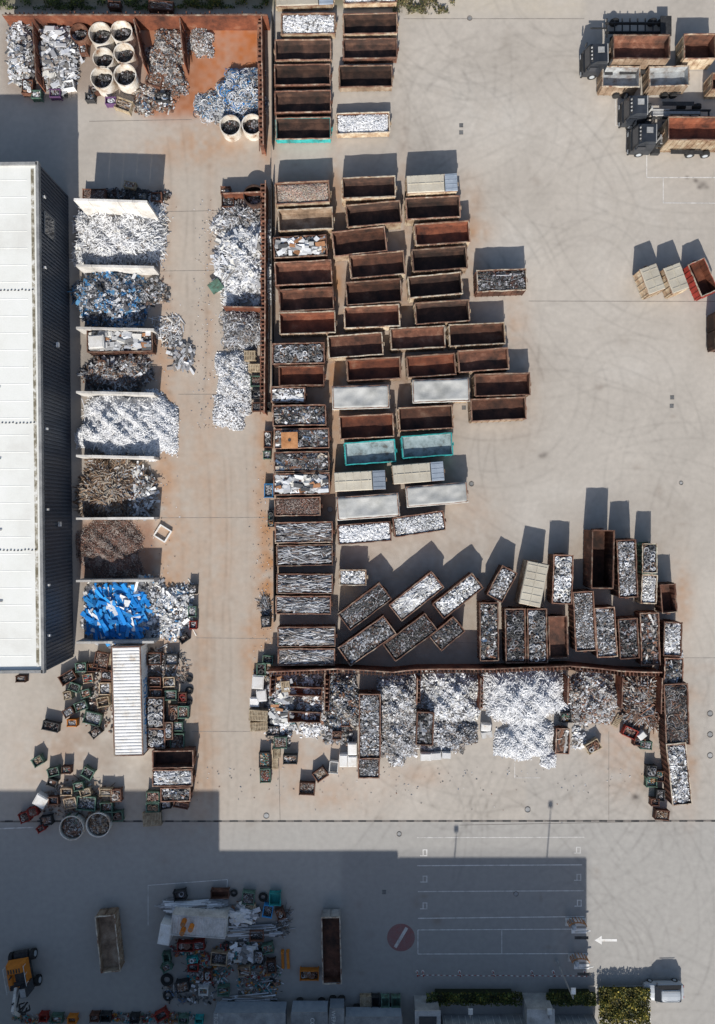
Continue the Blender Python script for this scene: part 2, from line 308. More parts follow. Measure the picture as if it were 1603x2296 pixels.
# ---------------------------------------------------------------- ground
def vnoise(X,Y,cell,seed):
    r=np.random.default_rng(seed); g=r.uniform(-1,1,(256,256)); x=X/cell+1000;y=Y/cell+1000
    xi=np.floor(x).astype(int);yi=np.floor(y).astype(int);fx=x-xi;fy=y-yi;fx=fx*fx*(3-2*fx);fy=fy*fy*(3-2*fy)
    g_=lambda a,b:g[a%256,b%256]
    return (g_(xi,yi)*(1-fx)+g_(xi+1,yi)*fx)*(1-fy)+(g_(xi,yi+1)*(1-fx)+g_(xi+1,yi+1)*fx)*fy
def ground():
    st=2.8
    xs=np.concatenate([[-60000,-12000,-3000,-900],np.arange(-100,1710,st),[2500,5000,14000,60000]])
    ys=np.concatenate([[-60000,-12000,-3000,-900],np.arange(-100,2400,st),[3200,5000,14000,60000]])
    X,Y=np.meshgrid(xs,ys)
    b=np.array([.465,.42,.365])
    n=.5*vnoise(X,Y,170,1)+.3*vnoise(X,Y,55,2)+.12*vnoise(X,Y,18,3)+.08*vnoise(X,Y,6,9)
    wn=vnoise(X+.6*Y,Y*.25,40,21)
    C=b[None,None]*(1+.12*n+.04*wn)[...,None]
    def mix(mask,col,mul=False):
        nonlocal C
        m=np.clip(mask,0,1)[...,None]; C=C*(1-m)+(C*np.array(col) if mul else np.array(col))*m
    sm=lambda x:1/(1+np.exp(-np.clip(x,-50,50)))
    def rect(x0,x1,y0,y1,s=8): return sm((X-x0)/s)*sm((x1-X)/s)*sm((Y-y0)/s)*sm((y1-Y)/s)
    w=.6*vnoise(X,Y,30,5)+.5*vnoise(X,Y,10,6)
    def win(x0,x1,y0,y1):
        i0,i1=np.searchsorted(xs,[x0,x1]); j0,j1=np.searchsorted(ys,[y0,y1]); return slice(j0,j1),slice(i0,i1)
    def lblob(x,y,rx,ry,a,col,wv=0.):
        s_=win(x-2.6*rx,x+2.6*rx,y-2.6*ry,y+2.6*ry); Xs=X[s_];Ys=Y[s_]
        m=np.clip(np.exp(-(((Xs-x)/rx)**2+((Ys-y)/ry)**2))*a*(1+wv*w[s_]),0,1)[...,None]
        C[s_]=C[s_]*(1-m)+np.array(col)*m
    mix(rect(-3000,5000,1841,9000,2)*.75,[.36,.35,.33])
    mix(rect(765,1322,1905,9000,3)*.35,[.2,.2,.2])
    mix(rect(340,605,300,1841,25)*.45,[.42,.35,.28])
    mix(rect(1000,5000,677,1475,2)*.12,[.38,.36,.33])
    mix(rect(1180,5000,1475,1842,2)*.4,[.40,.38,.35])
    mix(rect(905,1310,-9000,38+0,5)*.8*(.7+.5*w),[.52,.46,.37])
    mix(rect(-9000,905,-9000,18,6)*.8,[.13,.12,.06]); mix(rect(-9000,9000,-9000,-30,6)*.9,[.12,.13,.06])
    rustc=[.43,.22,.10]; br2=[.25,.15,.09]
    mix(rect(612,760,395,1190,12)*(.6+.3*w),br2); mix(rect(740,1050,400,1130,22)*(.45+.3*w),br2)
    mix(rect(612,1500,1180,1500,22)*(.35+.25*w),[.28,.2,.14])
    for (x,y,rx,ry,a) in [(752,700,16,330,.7),(905,560,14,200,.5),(1065,520,40,25,.6),(1060,480,25,60,.4),(1150,720,34,70,.35),(600,985,20,60,.5),(600,1290,22,140,.75),(590,1100,30,400,.35),
        (600,1130,16,60,.5),(580,1480,30,80,.45),(1440,1640,60,40,.5),(1360,1600,50,60,.5),(760,1690,60,40,.4),(930,1740,60,25,.3),(370,1050,26,520,.4),(360,820,30,200,.25),
        (470,700,12,300,.25),(380,1300,50,200,.4),(600,330,20,60,.5),(420,330,140,40,.4),(450,1700,40,120,.4),(130,1700,90,80,.35),(350,460,40,40,.4),
        (1530,1350,24,80,.45),(1240,1500,300,14,.5),(700,1500,100,20,.5),(1060,620,24,80,.4),(1180,880,30,90,.3),(560,1450,20,80,.35),(1545,1720,18,90,.45),(470,300,70,60,.35),(1430,1720,80,60,.35),(640,1700,70,60,.35),(1060,1150,60,50,.3),(455,1550,24,200,.3),(730,1780,120,40,.3),(1500,1560,60,30,.5),(440,1000,60,300,.2),(500,1250,40,200,.2)]:
        lblob(x,y,rx,ry,a*.85,rustc,.9)
    mix(rect(322,592,45,262,7)*(.85+.25*w),[.42,.145,.05]); mix(rect(5,322,40,215,10)*.6,[.2,.13,.09]); mix(rect(330,440,45,240,14)*.5*(.8+.6*w),[.2,.13,.1])
    mix(rect(182,345,1168,1300,5)*(.8+.2*w),[.36,.15,.07])
    mix(rect(170,345,450,1440,8)*.5,[.16,.13,.11]); mix(rect(610,1480,1505,1600,10)*.6,[.2,.15,.12])
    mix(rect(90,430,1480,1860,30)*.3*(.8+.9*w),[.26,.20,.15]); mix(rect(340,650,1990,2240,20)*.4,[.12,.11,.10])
    for (x,y,r) in [(1575,415,10),(1560,405,6),(1568,420,5),(1220,1020,8),(1425,1787,8),(1212,1022,5),(435,1700,6),(1540,398,5),(1585,420,5)]: lblob(x,y,r,r*.8,.8,[.06,.05,.045])
    rr=np.random.default_rng(4)
    for i in range(140):
        x=rr.uniform(350,1600);y=rr.uniform(50,2250); lblob(x,y,rr.uniform(3,14),rr.uniform(3,14),rr.uniform(.08,.34),[.24,.19,.15],1)
    for i in range(50):
        x=rr.uniform(900,1600);y=rr.uniform(40,1200); lblob(x,y,rr.uniform(40,160),rr.uniform(20,110),rr.uniform(.12,.38),[.55,.51,.455] if i%2 else [.36,.32,.275],1)
    for i in range(280):
        zone=rr.integers(0,6)
        if zone<3: x0,y0=rr.uniform(900,1560),rr.uniform(60,1150)
        elif zone==3: x0,y0=rr.uniform(370,580),rr.uniform(300,1750)
        elif zone==4: x0,y0=rr.uniform(700,1550),rr.uniform(1720,1860)
        else: x0,y0=rr.uniform(1330,1600),rr.uniform(1500,2290)
        r0=rr.uniform(50,600); a0=rr.uniform(0,6.28)
        if zone==3: r0=rr.uniform(800,3000); a0=0
        if zone<2 and i%4==0: r0=rr.uniform(60,220); x0,y0=1000+rr.normal(0,60),200+rr.normal(0,70)
        cx=x0-r0*math.cos(a0); cy=y0-r0*math.sin(a0)
        el_=rr.uniform(60,260); s_=win(x0-1.6*el_-40,x0+1.6*el_+40,y0-1.6*el_-40,y0+1.6*el_+40)
        Xs=X[s_];Ys=Y[s_]
        if Xs.size==0: continue
        ang=np.arctan2(Ys-cy,Xs-cx); da=(ang-a0+math.pi)%(2*math.pi)-math.pi; D=np.hypot(Xs-cx,Ys-cy)
        ext=el_/r0; dk_=rr.uniform()<.7; am=rr.uniform(.04,.17)
        for off in (0,36):
            m=(np.exp(-((D-r0-off)/3.2)**2)*np.exp(-(da/ext)**4)*am*(1+.8*w[s_]))[...,None]
            C[s_]=C[s_]*(1-m)+C[s_]*(.45 if dk_ else 1.25)*m
    V=np.stack([(X-CX)*S,(CY-Y)*S,np.zeros_like(X)],-1).reshape(-1,3)
    ny,nx=X.shape; idx=np.arange(nx*ny).reshape(ny,nx)
    F=np.stack([idx[:-1,:-1],idx[1:,:-1],idx[1:,1:],idx[:-1,1:]],-1).reshape(-1,4)
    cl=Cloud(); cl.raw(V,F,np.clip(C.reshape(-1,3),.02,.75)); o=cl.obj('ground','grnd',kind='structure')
ground()

def strip(a,b,w,z,m,name='joint_line',**pr):
    ax,ay=P(*a);bx,by=P(*b);d=math.hypot(bx-ax,by-ay); g=MB(); n=max(1,int(d/2)); hw=w*S/2
    for i in range(n+1):
        g.v.append((-d/2+d*i/n,-hw,0)); g.v.append((-d/2+d*i/n,hw,0))
    for i in range(n): g.f.append((2*i,2*i+2,2*i+3,2*i+1)); g.m.append(0)
    return g.obj(name,[m],loc=((ax+bx)/2,(ay+by)/2,z),rz=math.atan2(by-ay,bx-ax),kind='structure')
for a,b in [((345,475),(600,470)),((345,608),(480,606)),((400,884),(590,884)),((350,1161),(605,1160)),((440,1430),(605,1432)),((1185,675),(1700,676)),
    ((625,1690),(628,1841)),((1365,1640),(1365,1841)),((990,1440),(1090,1442)),((1535,1475),(1700,1475)),((905,42),(1310,42)),((200,272),(430,268)),((1030,1850),(1700,1838)),((430,1640),(560,1640)),((608,325),(608,400))]:
    strip(a,b,1.1,.004,'asph')
strip((0,1842),(1700,1840),4,.006,'asph','drain_channel')
g=MB()
for i in range(46):
    x,y=P(20+i*36,1841); g.box(x,y,.012,.9,.16,.01)
g.obj('drain_grating',['dark'],kind='structure')
L_='painted_line'
for a,b,w in [((935,1941),(1305,1939),2),((937,1999),(1308,1997),2),((937,2059),(1310,2055),2),((937,2085),(1310,2083),1.6),((937,2139),(1318,2138),1.6),((937,2085),(937,2139),1.6),((1125,2084),(1125,2139),1.2),
    ((935,1878),(1310,1877),1.2),((0,1858),(75,1855),2.4),((332,1985),(332,2075),1.2),((332,1985),(510,1972),1.2),((510,1972),(508,2000),1.2),
    ((1380,220),(1380,282),1.2),((1414,282),(1414,338),1.2),((1414,338),(1700,341),1.8),((1450,340),(1450,398),1.8),((1450,398),(1700,398),2),((1487,398),(1487,455),1.8),((1487,455),(1700,456),2),((1154,1711),(1154,1744),1),((1154,1744),(1212,1744),1),((1380,282),(1420,282),1.2)]:
    strip(a,b,w,.008,'line',L_)
for x,y in [(950,1912),(1294,1906),(950,1971),(1295,1967),(950,2031),(1296,2025)]:
    g=MB()
    for (bx,by,sx,sy) in [(0,-.33,.8,.1),(.35,0,.1,.56),(-.07,0,.1,.56),(.14,.33,.52,.1)]:
        g.add([(bx-sx/2,by-sy/2,0),(bx+sx/2,by-sy/2,0),(bx+sx/2,by+sy/2,0),(bx-sx/2,by+sy/2,0)],[(0,1,2,3)])
    xx,yy=P(x,y); g.obj('parking_letter_marking',['line'],loc=(xx,yy,.009),kind='structure')
g=MB(); x,y=P(899,2102); g.cyl((0,0,.004),1.55,.008,0,40); g.obj('no_entry_marking',['redline'],loc=(x,y,.002),kind='structure')
strip((886,2124),(912,2080),7,.016,'line','no_entry_bar_marking')
g=MB(); g.add([(-1.25,0,0),(-.45,.5,0),(-.45,-.5,0),(-.45,.14,0),(1.25,.14,0),(1.25,-.14,0),(-.45,-.14,0)],[(0,2,1),(3,6,5,4)]); x,y=P(1358,2108); g.obj('arrow_marking',['white'],loc=(x,y,.012),kind='structure')
for x,y,r in [(1527,1083,5),(1057,1085,6),(597,1829,7),(1183,1815,7),(1592,1600,7),(1592,1647,7),(1592,1694,7),(895,1870,6),(1157,2004,6),(1053,41,6),(740,1142,7)]:
    g=MB(); g.tube((0,0,0),r*S,.014,.06,0,20); g.cyl((0,0,.005),r*S-.08,.008,1,20); xx,yy=P(x,y)
    g.obj('manhole_cover',['asph','greypaint'],loc=(xx,yy,0),category='manhole cover',label='round iron manhole cover set flush in the paving',group='manhole covers in the yard')
for x,y in [(1034,281),(1034,297),(1507,891),(1506,910),(1040,914),(861,2000)]:
    g=MB(); s_=9*S; g.box(0,0,.006,s_,s_,.01,0)
    for i in range(5): g.box(-s_/2+s_*(i+.5)/5,0,.016,s_*.09,s_*.85,.008,1)
    xx,yy=P(x,y); g.obj('drain_grate',['dark','greypaint'],loc=(xx,yy,0),category='drain grate',label='small square iron drain grate in the concrete',group='drain grates in the yard')

# ---------------------------------------------------------------- containers
def tarpmesh(Lm,Wm,z):
    nx,ny=30,14; g=MB(); ph=[random.uniform(0,6) for _ in range(6)]
    for j in range(ny+1):
        for i in range(nx+1):
            u=i/nx*2-1;v=j/ny*2-1
            sag=.12*(1-u*u)*(1-v*v)
            wr=.03*math.sin(5*u+3*v+ph[0])+.02*math.sin(11*u-5*v+ph[1])+.015*math.sin(6*u*v*2+ph[2])+.02*abs(math.sin(u*9.4))
            zz=z-sag*1.2+wr*(1-max(abs(u),abs(v))**6)
            if abs(v)==1 or abs(u)==1: zz=z-.28+.05*math.sin(u*20+ph[3])
            g.v.append((u*Lm/2*(1.015 if abs(u)==1 else .98),v*Wm/2*(1.03 if abs(v)==1 else .99),zz))
    for j in range(ny):
        for i in range(nx):
            a=j*(nx+1)+i; g.f.append((a,a+1,a+nx+2,a+nx+1)); g.m.append(0)
    return g
GRP='roll-off containers parked in the yard'
def container(px,py,L,W,ang=0,h=44,depth=None,wall='cream',inner='rust',rim='rim',load=None,cover=None,hook=1,label=None,fill=6):
    if rim=='cream': rim='rimc'
    L*=.985; W*=.94; h=h*.92
    if not load and wall=='cream' and random.random()<.3: wall='tanrust'
    k=K(h); Lm=L*k; Wm=W*k; H=h*S; x,y=P(px,py-1,h); 
    dp=(depth or random.choice([22,26,30,33]))*random.uniform(.85,1.05); dp=min(dp*S,H-.2)
    colw={'cream':'cream','tanrust':'tan','rust':'rusty','turq':'turquoise','darkrust':'dark rusty','greypaint':'grey','red':'red','green':'green','rim':'rusty','bluegrey':'blue-grey','redrust':'rusty red'}[wall]
    if not label:
        st={'lid':'with ribbed lid closed','tarp':'covered with a grey tarpaulin'}.get(cover,'filled with scrap metal' if load else 'standing open and empty')
        label=f'{colw} steel roll-off container {st} on concrete'
    root=empty('roll_off_container',(x,y,0),math.radians(ang+random.uniform(-.4,.4)),label=label,category='container',group=GRP)
    t=.06; g=MB()
    ch=H-.22; zc=.16+ch/2
    g.box(0,Wm/2-t/2-.06,zc,Lm-.12,t,ch); g.box(0,-Wm/2+t/2+.06,zc,Lm-.12,t,ch)
    g.box(Lm/2-t/2-.06,0,zc,t,Wm-.12-2*t,ch); g.box(-Lm/2+t/2+.06,0,zc,t,Wm-.12-2*t,ch)
    n=max(3,int(Lm/.62))
    for i in range(n+1):
        xx=-Lm/2+.14+(Lm-.28)*i/n
        for sg in (1,-1): g.box(xx,sg*(Wm/2-.03),zc,.09,.055,ch-.02)
    g.box(0,Wm*.22,.08,Lm-.2,.14,.155); g.box(0,-Wm*.22,.08,Lm-.2,.14,.155)
    g.obj('wall',[wall],root)
    g=MB(); zf=H-dp
    wi=Wm-.25; li=Lm-.25
    g.box(0,0,zf-.03,li,wi,.06)
    hh=dp-.08
    for sg in (1,-1):
        g.box(0,sg*(wi/2-.01),zf+hh/2,li,.02,hh); g.box(sg*(li/2-.01),0,zf+hh/2,.02,wi-.04,hh)
    for i in range(1,n):
        xx=-Lm/2+.14+(Lm-.28)*i/n
        for sg in (1,-1): g.box(xx,sg*(wi/2-.035),zf+hh/2,.05,.03,hh-.03)
    g.obj('floor_and_lining',[inner],root)
    g=MB(); j=.03; rw=random.uniform(.075,.11)
    g.bar((-Lm/2,Wm/2-rw/2,H-.06),(Lm/2,Wm/2-rw/2,H-.06),rw,.12,0,8,j); g.bar((-Lm/2,-Wm/2+rw/2,H-.06),(Lm/2,-Wm/2+rw/2,H-.06),rw,.12,0,8,j)
    g.bar((-Lm/2+rw/2,-Wm/2+.13,H-.055),(-Lm/2+rw/2,Wm/2-.13,H-.055),rw,.12,0,4,j); g.bar((Lm/2-rw/2,-Wm/2+.13,H-.055),(Lm/2-rw/2,Wm/2-.13,H-.055),rw,.12,0,4,j)
    g.obj('rim',[rim],root)
    if hook:
        g=MB(); hx=hook*(Lm/2+.10)
        g.box(hx-hook*.05,0,H*.62,.1,.09,.5); g.bar((hx-hook*.1,-.35,.2),(hx,0,H*.75),.09,.09,0,1); g.bar((hx-hook*.1,.35,.2),(hx,0,H*.75),.09,.09,0,1)
        g.cyl((hx+hook*.04,0,H*.8),.05,.4,0,8,'y'); g.obj('lifting_hook',[wall],root)
        g=MB(); dx=-hook*(Lm/2+.012)
        for sg in (1,-1):
            g.box(dx,sg*Wm*.24,zc,.05,Wm*.42,ch-.15); g.box(dx-hook*.04,sg*Wm*.42,zc,.05,.06,ch-.3); g.cyl((dx-hook*.04,sg*.12,zc),.025,ch-.2,0,6)
        g.obj('door',[wall],root)
    if cover=='tarp':
        tarpmesh(Lm+.05,Wm+.05,H+.09).obj('tarpaulin',['tarp'],root,smooth=True)
    if cover=='lid':
        g=MB(); ll=Lm*(.74 if L>105 else .99)
        cx0=-Lm/2+ll/2
        g.frust(cx0,0,H+.002,H+.10,(ll,Wm),(ll-.1,Wm-.15))
        nr=max(3,int(ll/.75))
        for i in range(nr): g.box(cx0-ll/2+ll*(i+.5)/nr,0,H+.12,.1,Wm-.3,.04)
        g.box(cx0,0,H+.13,ll-.2,.07,.05)
        g.obj('lid',['creamclean'],root)
        if ll<Lm*.9:
            g=MB(); l2=Lm-ll-.06; c2=Lm/2-l2/2; g.frust(c2,0,H+.002,H+.07,(l2,Wm),(l2-.06,Wm-.1))
            for i in range(4): g.box(c2,-Wm/2+Wm*(i+.5)/4,H+.085,l2-.1,.06,.03)
            g.obj('side_lid',['bluegrey'],root)
    if load:
        o=heap(0,0,Lm-.26,Wm-.26,fill,load,name='scrap_load',label='loose scrap pieces filling an open steel container',cat='scrap metal',loc=(x,y),shape='rect',z0=h-fill-2.5,rot=ang,dens=1.1)
    return root
wl=[('plates','white',1)]; wl2=[('shred','bright',.6),('chunks','white',.5)]
mx=[('plates','mixed',.6),('chunks','dark',.5)]; mx2=[('bigpan','mixed',1),('chunks','dark',.4),('shred','mid',.4)]; bm=[('beams','beam',1.1),('shred','dark',.25)]
rg=[('rings','mid',1.5),('shred','dark',.4)]; dk=[('chunks','dark',.8),('shred','dark',.5),('beams','mid',.08)]; gy=[('chunks','silver',.6),('shred','mid',.5)]
C=container
C(691,53,124,50,1,24,load=wl2); C(679,112,128,50,1,22,20,inner='darkrust',hook=-1); C(678,168,128,50,1,22,20,inner='darkrust',wall='rust'); C(679,228,128,52,1,24,22,inner='darkrust',wall='rust'); C(680,288,126,52,1,24,22,wall='turq',inner='darkrust',rim='rim')
C(830,53,124,50,1,24,22,inner='darkrust'); C(830,109,124,48,1,24,22,inner='darkrust',wall='rust'); C(820,171,122,52,1,24,22,inner='darkrust',wall='cream'); C(814,276,122,50,1.5,24,wall='cream',rim='cream',load=[('shred','bright',1)],fill=9)
C(683,0,130,28,2,22,inner='greyin',cover='lid'); C(830,-12,122,40,2,22,load=wl2)
C(678,432,124,52,3,52,wall='cream',load=[('fine','gravel',1)],fill=10,label='rusty roll-off container filled with mixed coloured gravel'); C(827,420,122,50,2,52,24,rim='cream',inner='darkrust'); C(969,412,115,42,3,54,cover='lid')
C(685,492,125,52,3,44,22,rim='cream',inner='tanrust'); C(838,480,125,54,5,44,inner='darkrust'); C(971,466,124,52,3,44,24,inner='darkrust')
C(673,553,122,50,3,44,wall='rust',load=[('sheets','appliance',1.2),('chunks','dark',.8)]); C(806,542,122,60,6,40,22,wall='cream'); C(992,523,125,52,4,44,20,wall='cream',inner='redrust')
C(680,612,130,56,3,44,wall='rust',inner='rust'); C(846,594,125,56,5,42,24); C(986,581,125,54,4,42,24,inner='darkrust')
C(1125,629,114,52,2,46,load=dk,rim='rimc',wall='rust'); C(687,672,125,54,3,42,24,wall='rust'); C(838,655,127,56,4,42,22); C(976,640,123,52,5,42,24,rim='cream',inner='darkrust')
C(689,724,128,52,2,42,22,rim='cream',inner='redrust'); C(834,710,127,52,3,44,24,rim='cream',inner='rust'); C(992,700,124,52,4,42,26,inner='darkrust')
C(669,793,120,50,1,44,wall='rust',load=rg); C(797,775,125,54,4,40,18,wall='cream',rim='cream',inner='rust'); C(937,758,125,52,3,42,20,rim='cream'); C(1070,750,128,52,3,42,20,rim='cream')
C(676,843,104,48,1,34,20,wall='rust',inner='redrust'); C(838,828,123,52,3,42,18,inner='redrust'); C(967,820,112,52,4,42,18,inner='redrust'); C(1084,808,115,52,4,42,18,inner='rust')
C(646,886,78,38,-1,34,wall='rust',load=[('bigpan','white',1.6),('chunks','dark',.4)]); C(809,891,128,54,2,46,cover='tarp'); C(989,876,128,54,2,46,cover='tarp'); C(1127,863,127,54,2,44,22,rim='rim',inner='rust')
C(671,932,122,50,1,44,wall='rust',load=mx); C(822,957,124,56,3,42,18,inner='redrust'); C(955,938,124,56,3,42,18,inner='rust'); C(1118,918,126,54,3,44,18,inner='rust')
C(676,984,126,48,1,44,wall='rust',load=mx2); C(830,1015,116,54,4,40,13,wall='turq',inner='turqin',rim='turq'); C(958,1000,116,54,4,40,13,wall='turq',inner='turqin',rim='turq')
C(676,1036,126,48,1,44,wall='rust',load=mx2); C(676,1086,128,52,1,46,wall='rust',load=[('bigpan','white',1.2),('sheets','appliance',1),('plates','mixed',.6),('shred','brown',.3)])
C(807,1079,116,46,3,46,cover='lid'); C(938,1061,116,46,5,46,cover='lid')
C(667,1137,105,44,1,36,wall='rust',load=[('fine','chips',1)],fill=3); C(825,1137,140,54,4,46,cover='tarp'); C(980,1110,138,48,5,46,cover='tarp')
C(681,1195,132,50,1,44,wall='rust',load=bm); C(817,1196,122,48,4,44,wall='rust',load=[('chunks','bright',1.3)]); C(940,1176,118,48,8,44,wall='rust',load=[('shred','white',1)])
C(683,1246,128,50,1,44,wall='rust',load=bm); C(683,1310,128,48,0,44,wall='rust',load=bm); C(680,1358,126,44,0,44,wall='rust',load=bm); C(687,1429,132,48,0,46,wall='rust',load=[('beams','silver',1.2),('shred','mid',.3)]); C(687,1474,130,40,0,44,wall='rust',load=[('beams','silver',1.1),('shred','mid',.3)])
C(791,1296,62,38,0,36,rim='cream',load=[('chunks','white',1.2)])
C(818,1361,120,50,37,44,wall='rust',load=[('shred','dark',1),('strips','mid',.5)]); C(934,1338,124,50,38,46,wall='rust',load=[('strips','white',1.2),('bigpan','white',.8)]); C(1027,1337,115,46,38,44,wall='rust',load=[('chunks','white',1)])
C(823,1438,128,54,35,44,wall='rust',load=[('plates','mid',.8),('shred','dark',.5)]); C(920,1430,120,52,37,44,wall='rust',load=[('shred','dark',1.1)]); C(1003,1422,72,46,40,38,wall='rust',load=dk)
C(1126,1310,76,42,62,44,wall='rust',load=gy); C(1197,1310,100,52,78,52,cover='lid',label='cream closed steel container with ribbed roof on concrete')
C(1262,1300,112,48,88,52,wall='rust',load=[('rings','white',1.2),('shred','dark',.4)])
C(1352,1255,134,54,89,66,50,wall='rust',inner='rust',rim='rim'); C(1407,1276,132,46,-87,60,wall='rust',load=gy); C(1457,1253,68,36,90,50,wall='green',rim='cream',load=[('rings','mid',1),('shred','mid',.5)]); C(1456,1322,66,38,88,44,wall='cream',rim='cream',load=[('shred','white',1)]); C(1500,1343,66,38,-86,44,26,wall='rust',inner='rust')
C(1097,1418,134,46,91,44,wall='rust',load=mx); C(1156,1427,124,50,91,44,wall='rust',load=[('rings','dark',1.3),('shred','mid',.3)]); C(1205,1427,124,48,91,44,wall='rust',load=[('rings','mid',1.3),('shred','dark',.4)]); C(1252,1430,96,46,92,40,14,wall='darkrust',inner='rust'); C(1311,1394,136,50,-87,48,wall='rust',load=[('shred','mid',.7),('shred','silver',.4)])
C(1359,1419,114,50,-86,46,wall='rust',load=[('chunks','mid',.6),('plates','silver',.5)]); C(1410,1433,92,48,-87,40,wall='rust',load=[('chunks','dark',1.2)]); C(1458,1434,120,46,-88,40,wall='rust',load=[('bigpan','brown',.6),('chunks','dark',.6)]); C(1509,1434,78,44,88,44,wall='rust',load=[('plates','white',1)]); C(1511,1506,60,46,88,36,wall='rust',load=mx)
C(1518,1603,140,58,-88,42,wall='rust',load=[('cables','dark',1.2),('cables','brown',.5)]); C(1523,1737,142,48,-84,44,wall='rust',rim='cream',load=[('plates','white',.9),('chunks','mid',.3)])
C(829,1630,148,52,90,48,wall='rust',load=[('plates','mid',.8),('chunks','silver',.4)]); C(827,1724,46,52,90,36,wall='rust',load=[('shred','mid',1)])
C(387,1704,94,42,1,36,28,wall='rust',inner='darkrust'); C(386,1746,92,40,1,34,wall='rust',load=[('strips','white',.8),('plates','silver',.5)]); C(393,1783,68,34,1,30,wall='rust',load=mx)
C(241,2118,130,48,-84,36,16,wall='tanrust',inner='tanrust',rim='rimc',label='weathered tan steel container standing open and empty'); C(743,2133,152,46,-89,38,22,wall='greypaint',inner='rust',rim='rimc')
C(268,764,150,56,1,38,wall='rust',load=[('sheets','appliance',1.6),('plates','mixed',.6)],fill=10)
C(953,1635,76,42,88,34,wall='rust',load=[('bigpan','mid',1),('chunks','dark',.6)]); C(1262,1663,58,34,88,26,wall='rust',load=[('bigpan','brown',2)],fill=3)
C(685,1552,78,22,-2,24,16,wall='rust',inner='redrust',rim='rim',hook=0); C(683,1609,76,26,-2,24,16,wall='rust',inner='redrust',hook=0)
C(1577,622,80,44,114,40,24,wall='red',inner='redrust',rim='cream')
for x,y,a in [(1463,626,111),(1516,624,111)]: C(x,y,62,42,a,46,cover='lid',label='cream closed skip container with flat lid on concrete')
C(1570,104,74,60,1,46,30,inner='rust'); C(1621,182,50,40,0,44,30)
C(1393,172,86,50,-1,40,20,wall='cream',rim='cream',inner='greyin'); C(1501,171,92,48,2,40,20,wall='cream',rim='cream',inner='greyin')
C(1626,740,44,90,0,44,30,wall='darkrust',inner='darkrust')

def text(s,size,m,loc,parent,rot,name='lettering'):
    cu=bpy.data.curves.new('t','FONT'); cu.body=s; cu.size=size; cu.extrude=.006; cu.align_x='CENTER'; cu.align_y='CENTER'
    t=bpy.data.objects.new('t',cu); SC.collection.objects.link(t); dg=bpy.context.evaluated_depsgraph_get()
    me=bpy.data.meshes.new_from_object(t.evaluated_get(dg)); bpy.data.objects.remove(t)
    me.materials.clear(); me.materials.append(M[m]); o=bpy.data.objects.new(name,me); SC.collection.objects.link(o)
    o.location=loc; o.rotation_euler=rot
    if parent: o.parent=parent
    return o
def shipbox(px,py,L,W,ang,h,m,label=''):
    k=K(h);Lm=L*k;Wm=W*k;H=h*S;x,y=P(px,py,h); r=empty('shipping_container',(x,y,0),math.radians(ang),label=label,category='shipping container')
    g=MB(); g.box(0,0,H/2-.03,Lm-.1,Wm-.1,H-.06); n=int(Lm/.36)
    for i in range(n):
        xx=-Lm/2+.2+(Lm-.4)*i/(n-1)
        for sg in (1,-1): g.box(xx,sg*(Wm/2-.035),H/2,.18,.05,H-.3)
    g.obj('wall',[m],r)
    g=MB()
    for i in range(n): g.frust(-Lm/2+.25+(Lm-.5)*i/(n-1),0,H-.058,H-.01,(.26,Wm-.3),(.16,Wm-.36))
    g.obj('roof_panel',[m],r)
    g=MB()
    for sg in (1,-1): g.box(0,sg*(Wm/2-.05),H-.03,Lm,.12,.1); g.box(sg*(Lm/2-.05),0,H-.03,.12,Wm-.24,.1)
    for sx in (1,-1):
        for sy in (1,-1): g.box(sx*(Lm/2-.05),sy*(Wm/2-.05),H/2-.05,.14,.14,H-.12)
    g.obj('corner_frame',['rim' if m=='white' else m],r)
    return r,H,Lm,Wm
r,H,Lm,Wm=shipbox(285,1572,246,66,-88.5,52,'white','long white corrugated shipping container with rusty edges')
text('CRONOS',1.5,'blue',(.9,Wm/2+.012,H*.5),r,(math.pi/2,0,math.pi))
shipbox(445,2078,122,46,-4,46,'conc','pale corrugated shipping container with drums on top')
for i,(x,y) in enumerate([(410,2072),(427,2084),(408,2092)]):
    g=MB(); g.tube((0,0,0),.27,.8,.03); g.cyl((0,0,.74),.25,.06,1,20); xx,yy=P(x,y,60); g.obj('oil_drum',['orange','tanplate'],loc=(xx,yy,2.31),category='drum',label='yellow steel drum standing on a shipping container',group='drums on the container')
def trailer(px0,px1,py,h,tx,lx):
    k=K(h); x0,y=P(px0,py,h); x1,_=P(px1,py,h); Lm=x1-x0; D=2.5; H=h*S
    r=empty('box_trailer',((x0+x1)/2,y-D/2,0),0,label='blue-grey box trailer with pale lettering and panel roof',category='trailer',group='box trailers at the yard edge')
    g=MB(); g.box(0,0,H/2+.3,Lm-.1,D-.1,H-.7); g.obj('body',['bluegrey'],r)
    g=MB(); n=max(3,int(Lm/1.1)); g.box(0,0,H-.02,Lm,D,.06)
    for i in range(n-1): g.box(-Lm/2+Lm*(i+1)/n,0,H+.02,.06,D-.1,.03)
    g.obj('roof',['greypaint'],r)
    if tx: text(tx,.62,'white',(lx-(x0+x1)/2,.25,H+.05),r,(0,0,-math.pi/2))
    for q in (-.3,.3):
        g=MB(); g.cyl((Lm*q,1.0,.4),.4,.3,0,16,'y'); g.obj('wheel',['rubber'],r)
trailer(478,640,2272,50,'TROCK',P(484,0,50)[0]); trailer(652,735,2270,50,'CC',P(700,0,50)[0]); trailer(738,772,2262,46,'WEPA',P(747,0,46)[0]); trailer(774,902,2280,44,'',0)

